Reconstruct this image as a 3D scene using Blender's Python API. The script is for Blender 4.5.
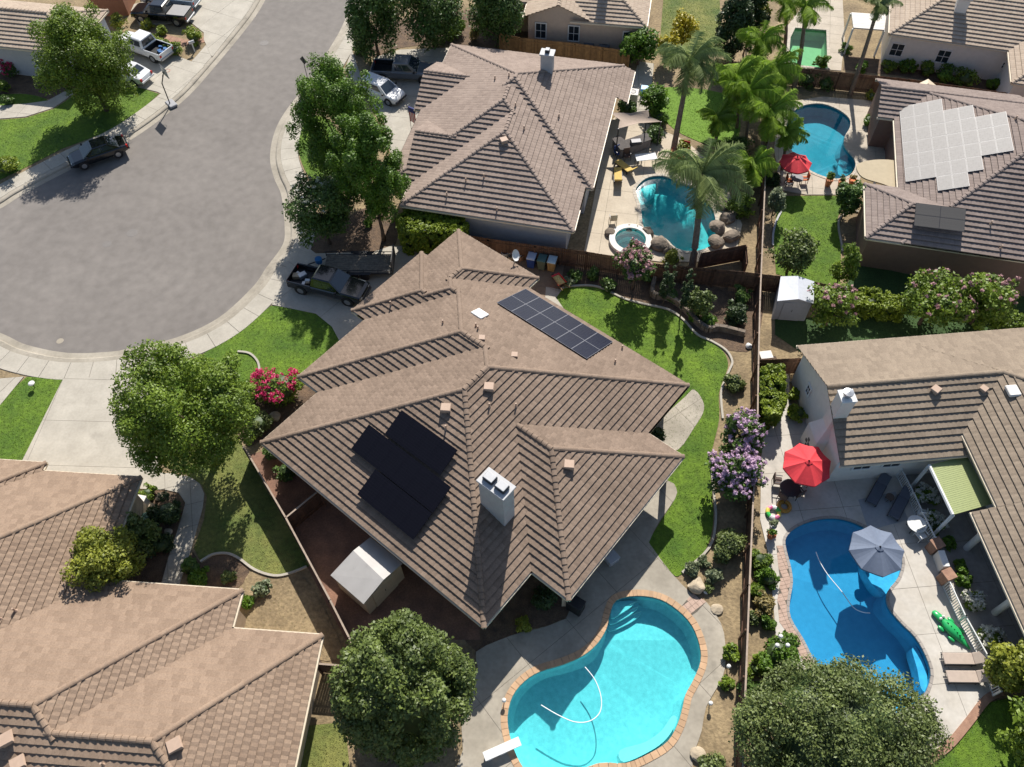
import bpy, bmesh, math, random
import numpy as np
from mathutils import Vector, Matrix, geometry
random.seed(7)
PI = math.pi
for o in list(bpy.data.objects): bpy.data.objects.remove(o)
scene = bpy.context.scene
COL = scene.collection

# ------------------------------------------------------------------ camera, sky, sun, exposure
CAM_H, FPX = 44.0, 805.0
PITCH, ROLL = math.radians(55.25), math.radians(1.43)
cp, sp = math.cos(PITCH), math.sin(PITCH)
_r, _d, FWD = Vector((1, 0, 0)), Vector((0, -sp, -cp)), Vector((0, cp, -sp))
RIGHT = _r*math.cos(ROLL) + _d*math.sin(ROLL)
DOWN = -_r*math.sin(ROLL) + _d*math.cos(ROLL)
cam = bpy.data.cameras.new('camera'); camo = bpy.data.objects.new('camera', cam); COL.objects.link(camo)
m = Matrix((RIGHT, -DOWN, -FWD)).transposed().to_4x4(); m.translation = (0, 0, CAM_H); camo.matrix_world = m
cam.sensor_width = 36; cam.lens = FPX/1024*36; cam.clip_start = 0.5; cam.clip_end = 3000
scene.camera = camo
SUN_AZ, SUN_EL = math.radians(10.3), math.radians(41.0)
SUN_DIR = Vector((math.sin(SUN_AZ)*math.cos(SUN_EL), math.cos(SUN_AZ)*math.cos(SUN_EL), math.sin(SUN_EL)))
w = bpy.data.worlds.new('World'); scene.world = w; w.use_nodes = True
nt = w.node_tree; sky = nt.nodes.new('ShaderNodeTexSky'); sky.sky_type = 'NISHITA'; sky.sun_disc = False
sky.sun_elevation = SUN_EL; sky.sun_rotation = SUN_AZ
nt.links.new(sky.outputs[0], nt.nodes['Background'].inputs[0]); nt.nodes['Background'].inputs[1].default_value = 0.086
sun = bpy.data.lights.new('sun', 'SUN'); sun.energy = 5.0; sun.angle = math.radians(0.53); sun.color = (1, 0.95, 0.88)
suno = bpy.data.objects.new('sun', sun); COL.objects.link(suno); suno.rotation_euler = (-SUN_DIR).to_track_quat('-Z', 'Y').to_euler()
vs = scene.view_settings; vs.view_transform = 'Standard'; vs.look = 'None'; vs.gamma = 1; vs.exposure = 0.56; vs.use_curve_mapping = False
scene.render.engine = 'CYCLES'
scene.cycles.max_bounces = 6; scene.cycles.transparent_max_bounces = 16

# ------------------------------------------------------------------ geometry helpers
def G(px, py, z=0.0):
    """point of the place at height z that the photograph shows at this pixel"""
    d = RIGHT*((px-512)/FPX) + DOWN*((py-383.5)/FPX) + FWD
    return Vector((0, 0, CAM_H)) + d*((z-CAM_H)/d.z)
def scale_at(p):
    return FPX/((p - Vector((0, 0, CAM_H))).dot(FWD))
def GP(pts, z=0.0): return [G(x, y, z).xy for x, y in pts]
def catmull(pts, n=6, closed=True):
    out = []; N = len(pts)
    for i in range(N if closed else N-1):
        if closed: a, b, c, d = (pts[(i+k-1) % N] for k in range(4))
        else: a, b, c, d = (pts[max(0, min(N-1, i+k-1))] for k in range(4))
        for j in range(n):
            t = j/n
            out.append(0.5*((2*b) + (c-a)*t + (2*a-5*b+4*c-d)*t*t + (3*b-a-3*c+d)*t**3))
    if not closed: out.append(pts[-1])
    return [Vector(p) for p in out]
def offset_poly(pts, d):
    """closed polygon moved outwards by d (any winding)"""
    area = sum(a.x*b.y-b.x*a.y for a, b in zip(pts, pts[1:]+pts[:1])); s = 1 if area > 0 else -1
    out = []; N = len(pts)
    for i in range(N):
        t = (pts[(i+1) % N]-pts[i-1]).normalized(); out.append(pts[i] + Vector((t.y, -t.x))*d*s)
    return out
def offset_line(pts, d):
    out = []; N = len(pts)
    for i in range(N):
        t = (pts[min(N-1, i+1)]-pts[max(0, i-1)]).normalized(); out.append(pts[i]+Vector((t.y, -t.x))*d)
    return out
def in_poly(p, poly):
    c = False; j = len(poly)-1
    for i in range(len(poly)):
        a, b = poly[i], poly[j]
        if (a[1] > p[1]) != (b[1] > p[1]) and p[0] < (b[0]-a[0])*(p[1]-a[1])/(b[1]-a[1])+a[0]: c = not c
        j = i
    return c
def tris_of(outer, holes=()):
    vs_, fs = [], []
    for poly in [outer]+list(holes):
        if sum(a[0]*b[1]-b[0]*a[1] for a, b in zip(poly, list(poly[1:])+list(poly[:1]))) < 0: poly = list(poly)[::-1]
        fs.append(list(range(len(vs_), len(vs_)+len(poly)))); vs_ += [Vector((p[0], p[1])) for p in poly]
    r = geometry.delaunay_2d_cdt(vs_, [], fs, 1, 1e-5)
    return [[r[0][i] for i in f] for f, ids in zip(r[2], r[5]) if 0 in ids and all(k == 0 for k in ids)]
def clip(poly, A, B, C):
    out = []; n = len(poly)
    for i in range(n):
        a, b = poly[i], poly[(i+1) % n]; da, db = A*a[0]+B*a[1]+C, A*b[0]+B*b[1]+C
        if da >= 0: out.append(a)
        if (da > 0 and db < 0) or (da < 0 and db > 0):
            t = da/(da-db); out.append((a[0]+(b[0]-a[0])*t, a[1]+(b[1]-a[1])*t))
    return out

# ------------------------------------------------------------------ objects
def link(name, data, parent=None):
    o = bpy.data.objects.new(name, data); COL.objects.link(o)
    if parent is not None: o.parent = parent
    return o
def tag(o, label=None, cat=None, group=None, kind=None):
    if label: o['label'] = label
    if cat: o['category'] = cat
    if group: o['group'] = group
    if kind: o['kind'] = kind
    return o
def thing(name, label, cat, loc=(0, 0, 0), rz=0.0, group=None):
    o = link(name, None); o.location = loc; o.rotation_euler = (0, 0, rz); o.empty_display_size = 0.3
    return tag(o, label, cat, group)
def struct(name): return tag(link(name, None), kind='structure')
def copy_tree(o, parent=None):
    c = o.copy(); COL.objects.link(c); c.parent = parent
    for ch in list(o.children): copy_tree(ch, c)
    return c
class MB:
    """collects shapes into one mesh"""
    def __init__(s): s.v, s.f, s.fm, s.mi = [], [], [], 0
    def poly(s, pts):
        n = len(s.v); s.v += [tuple(p) if len(p) == 3 else (p[0], p[1], 0) for p in pts]; s.f.append(tuple(range(n, n+len(pts)))); s.fm.append(s.mi)
    def ring(s, rings, cap0=True, cap1=True, closed=True):
        n = len(s.v); k = len(rings[0])
        for r in rings: s.v += [tuple(p) for p in r]
        for i in range(len(rings)-1):
            for j in range(k if closed else k-1):
                a, b = n+i*k+j, n+i*k+(j+1) % k; s.f.append((a, b, b+k, a+k)); s.fm.append(s.mi)
        if cap0: s.f.append(tuple(range(n+k-1, n-1, -1))); s.fm.append(s.mi)
        if cap1: s.f.append(tuple(range(n+(len(rings)-1)*k, n+len(rings)*k))); s.fm.append(s.mi)
        return s
    def box(s, x0, x1, y0, y1, z0, z1, M=None, bev=0.0):
        if bev > 0:
            def sec(x, q):
                a, b, c, d = y0+q, y1-q, z0+q, z1-q; e = bev
                return [(x, a+e, c), (x, b-e, c), (x, b, c+e), (x, b, d-e), (x, b-e, d), (x, a+e, d), (x, a, d-e), (x, a, c+e)]
            rs = [sec(x0, bev*.7), sec(x0+bev, 0), sec(x1-bev, 0), sec(x1, bev*.7)]
        else:
            rs = [[(x, y0, z0), (x, y1, z0), (x, y1, z1), (x, y0, z1)] for x in (x0, x1)]
        if M is not None: rs = [[M @ Vector(p) for p in r] for r in rs]
        s.ring(rs); return s
    def cyl(s, p0, p1, r0, r1=None, n=10, cap=True):
        p0, p1 = Vector(p0), Vector(p1); r1 = r0 if r1 is None else r1
        q = (p1-p0).to_track_quat('Z', 'Y')
        s.ring([[p + q @ Vector((math.cos(2*PI*k/n)*r, math.sin(2*PI*k/n)*r, 0)) for k in range(n)] for p, r in ((p0, r0), (p1, r1))], cap, cap); return s
    def tube(s, pts, rad, n=6, cap=True):
        pts = [Vector(p) for p in pts]; rs = []
        for i, p in enumerate(pts):
            t = (pts[min(len(pts)-1, i+1)]-pts[max(0, i-1)])
            t = t.normalized() if t.length > 1e-9 else Vector((0, 0, 1))
            up = Vector((0, 0, 1)) if abs(t.z) < .9 else Vector((1, 0, 0))
            a = t.cross(up).normalized(); b = t.cross(a); r = rad[i] if isinstance(rad, (list, tuple)) else rad
            rs.append([p+a*math.cos(2*PI*k/n)*r+b*math.sin(2*PI*k/n)*r for k in range(n)])
        s.ring(rs, cap, cap); return s
    def lathe(s, prof, n=16, M=None, cap0=True, cap1=True):
        rs = [[Vector((math.cos(2*PI*k/n)*r, math.sin(2*PI*k/n)*r, z)) for k in range(n)] for r, z in prof]
        if M is not None: rs = [[M @ p for p in r] for r in rs]
        s.ring(rs, cap0, cap1); return s
    def mesh(s, name, mats, smooth=False):
        me = bpy.data.meshes.new(name); me.from_pydata(s.v, [], s.f)
        for mt in (mats if isinstance(mats, (list, tuple)) else [mats]): me.materials.append(mt)
        if s.fm and max(s.fm) > 0: me.polygons.foreach_set('material_index', s.fm)
        if smooth: me.polygons.foreach_set('use_smooth', [True]*len(me.polygons))
        me.update(); return me
    def build(s, name, mats, parent=None, smooth=False): return link(name, s.mesh(name, mats, smooth), parent)
def sheet(name, outer, z, mat, holes=(), parent=None, skirt=0.0):
    mb = MB()
    for t in tris_of(outer, holes): mb.poly([(p.x, p.y, z) for p in t])
    me = mb.mesh(name, mat); bm = bmesh.new(); bm.from_mesh(me); bmesh.ops.remove_doubles(bm, verts=bm.verts, dist=1e-4)
    bmesh.ops.recalc_face_normals(bm, faces=bm.faces)
    for f in bm.faces:
        if f.normal.z < 0: f.normal_flip()
    if skirt > 0:
        ed = [e for e in bm.edges if e.is_boundary]; r = bmesh.ops.extrude_edge_only(bm, edges=ed)
        for g in r['geom']:
            if isinstance(g, bmesh.types.BMVert): g.co.z -= skirt
    bm.to_mesh(me); bm.free(); return link(name, me, parent)

# ------------------------------------------------------------------ materials
MATS = {}
def mat(name, col, rough=0.8, var=0.12, scale=3.0, col2=None, detail=5, bump=0.0, bscale=None, metallic=0.0, island=0.0, stains=None, spec=0.5, fine=0.0):
    if name in MATS: return MATS[name]
    mt = bpy.data.materials.new(name); mt.use_nodes = True; nt = mt.node_tree; N = nt.nodes; L = nt.links
    b = N['Principled BSDF']; b.inputs['Roughness'].default_value = rough; b.inputs['Metallic'].default_value = metallic
    b.inputs['Specular IOR Level'].default_value = spec
    geo = N.new('ShaderNodeNewGeometry')
    nz = N.new('ShaderNodeTexNoise'); nz.inputs['Scale'].default_value = scale; nz.inputs['Detail'].default_value = detail
    L.new(geo.outputs['Position'], nz.inputs['Vector'])
    ramp = N.new('ShaderNodeValToRGB'); c2 = col2 or [c*(1-var) for c in col]; c1 = col if col2 else [min(1, c*(1+var)) for c in col]
    ramp.color_ramp.elements[0].position = 0.32; ramp.color_ramp.elements[1].position = 0.68
    ramp.color_ramp.elements[0].color = (*c2, 1); ramp.color_ramp.elements[1].color = (*c1, 1)
    L.new(nz.outputs['Fac'], ramp.inputs[0]); out = ramp.outputs[0]
    def mul(outc, fac_socket, lo, hi):
        mr = N.new('ShaderNodeMapRange'); mr.inputs['To Min'].default_value = lo; mr.inputs['To Max'].default_value = hi; L.new(fac_socket, mr.inputs[0])
        mx = N.new('ShaderNodeVectorMath'); mx.operation = 'SCALE'; L.new(outc, mx.inputs[0]); L.new(mr.outputs[0], mx.inputs['Scale']); return mx.outputs[0]
    if fine > 0:
        n3 = N.new('ShaderNodeTexNoise'); n3.inputs['Scale'].default_value = scale*9; n3.inputs['Detail'].default_value = 3; L.new(geo.outputs['Position'], n3.inputs['Vector'])
        mr = N.new('ShaderNodeMapRange'); mr.inputs[1].default_value = .3; mr.inputs[2].default_value = .7; L.new(n3.outputs['Fac'], mr.inputs[0]); out = mul(out, mr.outputs[0], 1-fine, 1+fine)
    if island > 0: out = mul(out, geo.outputs['Random Per Island'], 1-island, 1+island)
    if stains:
        n2 = N.new('ShaderNodeTexNoise'); n2.inputs['Scale'].default_value = stains[0]; n2.inputs['Detail'].default_value = 6; n2.inputs['Roughness'].default_value = .65
        L.new(geo.outputs['Position'], n2.inputs['Vector'])
        mr = N.new('ShaderNodeMapRange'); mr.inputs[1].default_value = stains[1]; mr.inputs[2].default_value = stains[1]+.15; L.new(n2.outputs['Fac'], mr.inputs[0])
        out = mul(out, mr.outputs[0], 1, stains[2])
    L.new(out, b.inputs['Base Color'])
    if bump > 0:
        nb = N.new('ShaderNodeTexNoise'); nb.inputs['Scale'].default_value = bscale or scale*6; nb.inputs['Detail'].default_value = 4; L.new(geo.outputs['Position'], nb.inputs['Vector'])
        bp = N.new('ShaderNodeBump'); bp.inputs['Strength'].default_value = 1; bp.inputs['Distance'].default_value = bump; L.new(nb.outputs['Fac'], bp.inputs['Height']); L.new(bp.outputs[0], b.inputs['Normal'])
    MATS[name] = mt; return mt
def leaf_mat(name, col, col2, trans=0.25, spread=0.35):
    if name in MATS: return MATS[name]
    mt = bpy.data.materials.new(name); mt.use_nodes = True; nt = mt.node_tree; N = nt.nodes; L = nt.links
    b = N['Principled BSDF']; b.inputs['Roughness'].default_value = 0.5; b.inputs['Specular IOR Level'].default_value = 0.35
    geo = N.new('ShaderNodeNewGeometry'); nz = N.new('ShaderNodeTexNoise'); nz.inputs['Scale'].default_value = 0.9; nz.inputs['Detail'].default_value = 3
    L.new(geo.outputs['Position'], nz.inputs['Vector'])
    add = N.new('ShaderNodeMath'); add.operation = 'MULTIPLY_ADD'; add.inputs[1].default_value = spread; L.new(geo.outputs['Random Per Island'], add.inputs[0]); L.new(nz.outputs['Fac'], add.inputs[2])
    r = N.new('ShaderNodeValToRGB'); r.color_ramp.elements[0].position = .35; r.color_ramp.elements[1].position = .95
    r.color_ramp.elements[0].color = (*col2, 1); r.color_ramp.elements[1].color = (*col, 1); L.new(add.outputs[0], r.inputs[0]); L.new(r.outputs[0], b.inputs['Base Color'])
    tr = N.new('ShaderNodeBsdfTranslucent'); L.new(r.outputs[0], tr.inputs[0]); mx = N.new('ShaderNodeMixShader'); mx.inputs[0].default_value = trans
    L.new(b.outputs[0], mx.inputs[1]); L.new(tr.outputs[0], mx.inputs[2]); L.new(mx.outputs[0], N['Material Output'].inputs[0])
    MATS[name] = mt; return mt
def plain(name, col, rough=0.5, metallic=0.0, spec=0.5): return mat(name, col, rough, var=0.05, scale=6, metallic=metallic, spec=spec)
def tile_mat(name, col, col2):
    """roof tiles: colour per tile from the tile's own random number, plus weathering"""
    if name in MATS: return MATS[name]
    mt = bpy.data.materials.new(name); mt.use_nodes = True; nt = mt.node_tree; N = nt.nodes; L = nt.links
    b = N['Principled BSDF']; b.inputs['Roughness'].default_value = 0.9; b.inputs['Specular IOR Level'].default_value = 0.2
    at = N.new('ShaderNodeAttribute'); at.attribute_name = 'tint'; geo = N.new('ShaderNodeNewGeometry')
    nz = N.new('ShaderNodeTexNoise'); nz.inputs['Scale'].default_value = .35; nz.inputs['Detail'].default_value = 6; L.new(geo.outputs['Position'], nz.inputs['Vector'])
    ad = N.new('ShaderNodeMath'); ad.operation = 'MULTIPLY_ADD'; ad.inputs[1].default_value = .6; L.new(nz.outputs['Fac'], ad.inputs[0])
    ml = N.new('ShaderNodeMath'); ml.operation = 'MULTIPLY'; ml.inputs[1].default_value = .32; L.new(at.outputs['Fac'], ml.inputs[0]); L.new(ml.outputs[0], ad.inputs[2])
    r = N.new('ShaderNodeValToRGB'); r.color_ramp.elements[0].position = .2; r.color_ramp.elements[1].position = .9; r.color_ramp.elements[0].color = (*col2, 1); r.color_ramp.elements[1].color = (*col, 1)
    L.new(ad.outputs[0], r.inputs[0])
    n2 = N.new('ShaderNodeTexNoise'); n2.inputs['Scale'].default_value = 14; n2.inputs['Detail'].default_value = 4; L.new(geo.outputs['Position'], n2.inputs['Vector'])
    mr = N.new('ShaderNodeMapRange'); mr.inputs[1].default_value = .3; mr.inputs[2].default_value = .7; mr.inputs[3].default_value = .86; mr.inputs[4].default_value = 1.12; L.new(n2.outputs['Fac'], mr.inputs[0])
    sc = N.new('ShaderNodeVectorMath'); sc.operation = 'SCALE'; L.new(r.outputs[0], sc.inputs[0]); L.new(mr.outputs[0], sc.inputs['Scale']); L.new(sc.outputs[0], b.inputs['Base Color'])
    MATS[name] = mt; return mt
def water_mat(name, tint, rough_scale=4.0, strength=0.0012):
    if name in MATS: return MATS[name]
    mt = bpy.data.materials.new(name); mt.use_nodes = True; nt = mt.node_tree; N = nt.nodes; L = nt.links
    N.remove(N['Principled BSDF']); geo = N.new('ShaderNodeNewGeometry')
    nz = N.new('ShaderNodeTexNoise'); nz.inputs['Scale'].default_value = rough_scale; nz.inputs['Detail'].default_value = 4; L.new(geo.outputs['Position'], nz.inputs['Vector'])
    bp = N.new('ShaderNodeBump'); bp.inputs['Distance'].default_value = strength; L.new(nz.outputs['Fac'], bp.inputs['Height'])
    t = N.new('ShaderNodeBsdfTransparent'); t.inputs[0].default_value = (*tint, 1); g = N.new('ShaderNodeBsdfGlossy'); g.inputs['Roughness'].default_value = .05; L.new(bp.outputs[0], g.inputs['Normal'])
    lw = N.new('ShaderNodeLayerWeight'); lw.inputs[0].default_value = .5; L.new(bp.outputs[0], lw.inputs['Normal']); pw = N.new('ShaderNodeMath'); pw.operation = 'POWER'; pw.inputs[1].default_value = 5; L.new(lw.outputs['Facing'], pw.inputs[0]); fr = N.new('ShaderNodeMath'); fr.operation = 'MULTIPLY_ADD'; fr.inputs[1].default_value = .96; fr.inputs[2].default_value = .02; L.new(pw.outputs[0], fr.inputs[0])
    mx = N.new('ShaderNodeMixShader'); L.new(fr.outputs[0], mx.inputs[0]); L.new(t.outputs[0], mx.inputs[1]); L.new(g.outputs[0], mx.inputs[2]); L.new(mx.outputs[0], N['Material Output'].inputs[0])
    MATS[name] = mt; return mt
def solar_mat(name, cell, line, nx, ny, rough=0.2, spec=0.5):
    """cells and grid lines of a solar module, laid out in the module's own coordinates"""
    if name in MATS: return MATS[name]
    mt = bpy.data.materials.new(name); mt.use_nodes = True; nt = mt.node_tree; N = nt.nodes; L = nt.links
    b = N['Principled BSDF']; b.inputs['Roughness'].default_value = rough; b.inputs['Specular IOR Level'].default_value = spec
    tc = N.new('ShaderNodeTexCoord'); br = N.new('ShaderNodeTexBrick'); br.offset = 0; br.inputs['Scale'].default_value = 1; br.inputs['Mortar Size'].default_value = .006
    br.inputs['Brick Width'].default_value = 1/nx; br.inputs['Row Height'].default_value = 1/ny; br.inputs['Color1'].default_value = (*cell, 1); br.inputs['Color2'].default_value = (*[c*.85 for c in cell], 1); br.inputs['Mortar'].default_value = (*line, 1)
    L.new(tc.outputs['Generated'], br.inputs[0]); L.new(br.outputs[0], b.inputs['Base Color']); MATS[name] = mt; return mt

ASPHALT = mat('asphalt', (0.190, 0.171, 0.153), .92, col2=(0.165, 0.148, 0.133), scale=.16, detail=9, fine=.10, stains=(.55, .6, .93), bump=.01, bscale=25)
def worn_rings(mt, cx_, cy_):
    nt = mt.node_tree; N = nt.nodes; L = nt.links; b = N['Principled BSDF']; src = b.inputs['Base Color'].links[0].from_socket
    geo = N.new('ShaderNodeNewGeometry'); sub = N.new('ShaderNodeVectorMath'); sub.operation = 'SUBTRACT'; sub.inputs[1].default_value = (cx_, cy_, -.13); L.new(geo.outputs['Position'], sub.inputs[0])
    ln = N.new('ShaderNodeVectorMath'); ln.operation = 'LENGTH'; L.new(sub.outputs[0], ln.inputs[0])
    cmb = N.new('ShaderNodeCombineXYZ'); L.new(ln.outputs['Value'], cmb.inputs[0]); ml = N.new('ShaderNodeVectorMath'); ml.operation = 'SCALE'; ml.inputs['Scale'].default_value = .25; L.new(sub.outputs[0], ml.inputs[0]); ad = N.new('ShaderNodeVectorMath'); L.new(cmb.outputs[0], ad.inputs[0]); L.new(ml.outputs[0], ad.inputs[1])
    nz = N.new('ShaderNodeTexNoise'); nz.inputs['Scale'].default_value = 1.1; nz.inputs['Detail'].default_value = 7; L.new(ad.outputs[0], nz.inputs['Vector'])
    mr = N.new('ShaderNodeMapRange'); mr.inputs[1].default_value = .35; mr.inputs[2].default_value = .65; mr.inputs[3].default_value = .95; mr.inputs[4].default_value = 1.04; L.new(nz.outputs['Fac'], mr.inputs[0])
    sc = N.new('ShaderNodeVectorMath'); sc.operation = 'SCALE'; L.new(src, sc.inputs[0]); L.new(mr.outputs[0], sc.inputs['Scale']); L.new(sc.outputs[0], b.inputs['Base Color'])
_c = G(120, 250); worn_rings(ASPHALT, _c.x, _c.y)
CONC = mat('concrete', (0.43, 0.395, 0.33), .88, col2=(0.35, 0.32, 0.265), scale=.8, fine=.06, stains=(.5, .6, .82))
CONC_OLD = mat('weathered_concrete', (0.38, 0.34, 0.275), .9, col2=(0.27, 0.24, 0.19), scale=.5, fine=.08, stains=(.35, .55, .66))
JOINT = mat('joint_dirt', (0.11, 0.095, 0.075), .95)
SOIL = mat('soil', (0.30, 0.225, 0.125), .95, col2=(0.17, 0.125, 0.07), scale=.55, detail=8, fine=.25, bump=.05, bscale=6)
MULCH = mat('mulch', (0.155, 0.10, 0.06), .95, col2=(0.075, 0.05, 0.034), scale=2, detail=7, fine=.3, bump=.05, bscale=9)
GRASS = mat('grass_ground', (0.115, 0.19, 0.012), .95, col2=(0.055, 0.115, 0.008), scale=.45, detail=8, fine=.25, stains=(.9, .58, 1.35), bump=.04, bscale=18)
GRASS_DRY = mat('dry_grass_ground', (0.19, 0.19, 0.05), .95, col2=(0.075, 0.115, 0.022), scale=.45, detail=8, fine=.25, bump=.04, bscale=18)
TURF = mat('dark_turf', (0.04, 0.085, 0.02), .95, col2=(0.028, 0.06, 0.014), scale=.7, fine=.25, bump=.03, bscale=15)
BLADE = leaf_mat('grass_blade', (0.135, 0.245, 0.012), (0.065, 0.14, 0.008), .3, .4)
BLADE_DRY = leaf_mat('dry_grass_blade', (0.25, 0.24, 0.07), (0.07, 0.12, 0.022), .3, .5)
BRICK = mat('brick_paver', (0.36, 0.21, 0.14), .9, col2=(0.25, 0.14, 0.095), scale=3, fine=.15)
WHITE = plain('white_paint', (0.66, 0.66, 0.64), .7, 0, .25)
CREAM = plain('cream_gutter', (0.62, 0.53, 0.40), .5)
STUCCO_TAN = mat('tan_stucco', (0.50, 0.40, 0.29), .92, var=.06, bump=.01, bscale=30)
STUCCO_GREY = mat('grey_stucco', (0.42, 0.42, 0.43), .92, var=.05, bump=.01, bscale=30)
STUCCO_WHITE = mat('white_stucco', (0.68, 0.65, 0.60), .92, var=.04, bump=.01, bscale=30)
STUCCO_BROWN = mat('brown_stucco', (0.20, 0.13, 0.105), .92, var=.06, bump=.01, bscale=30)
STUCCO_PINK = mat('beige_pink_stucco', (0.52, 0.41, 0.32), .92, var=.05, bump=.01, bscale=30)
WOOD_DARK = mat('dark_fence_wood', (0.15, 0.078, 0.045), .9, col2=(0.075, 0.04, 0.025), scale=4, island=.3)
WOOD_GOLD = mat('golden_fence_wood', (0.30, 0.17, 0.065), .9, col2=(0.21, 0.115, 0.045), scale=4, island=.25)
WOOD_GREY = mat('weathered_wood', (0.22, 0.185, 0.145), .9, col2=(0.13, 0.11, 0.085), scale=5, island=.25)
CAPWOOD = mat('pale_rail_wood', (0.33, 0.26, 0.20), .9, var=.15, scale=4)  # cap rails, paler than the fence boards
BARK = mat('bark', (0.16, 0.11, 0.075), .95, col2=(0.07, 0.05, 0.035), scale=6, bump=.03)
BARK_PALM = mat('palm_bark', (0.24, 0.18, 0.13), .95, col2=(0.14, 0.10, 0.07), scale=6, bump=.03)
STONE = mat('stone', (0.24, 0.19, 0.145), .95, col2=(0.11, 0.09, 0.07), scale=2.5, detail=8, bump=.06, bscale=5)
METAL = plain('grey_metal', (0.42, 0.43, 0.44), .4, .7)
STEEL_DARK = plain('dark_metal', (0.05, 0.05, 0.055), .5, .4)
BLACK = plain('black_plastic', (0.012, 0.012, 0.013), .5)
TYRE = plain('tyre_rubber', (0.018, 0.018, 0.019), .85)
RIM = plain('wheel_rim', (0.45, 0.46, 0.48), .3, .8)
GLASSD = plain('tinted_glass', (0.02, 0.03, 0.04), .04, 0, .9)
PLASTER = mat('pool_plaster', (0.56, 0.72, 0.72), .7, col2=(0.42, 0.60, 0.61), scale=4, detail=4, fine=.12)  # fine mottling stands in for light shimmering on the pool floor
PLASTER_B = mat('blue_pool_plaster', (0.27, 0.47, 0.58), .7, col2=(0.23, 0.42, 0.53), scale=3, fine=.05)
PLASTER_D = mat('teal_pool_plaster', (0.14, 0.37, 0.43), .7, col2=(0.11, 0.31, 0.37), scale=2, fine=.08)
PLASTER_G = mat('green_pool_plaster', (0.36, 0.52, 0.36), .7, var=.06)
RED_CLOTH = plain('red_canvas', (0.62, 0.035, 0.045), .8)
GREY_CLOTH = plain('grey_blue_canvas', (0.125, 0.155, 0.215), .8)

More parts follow.
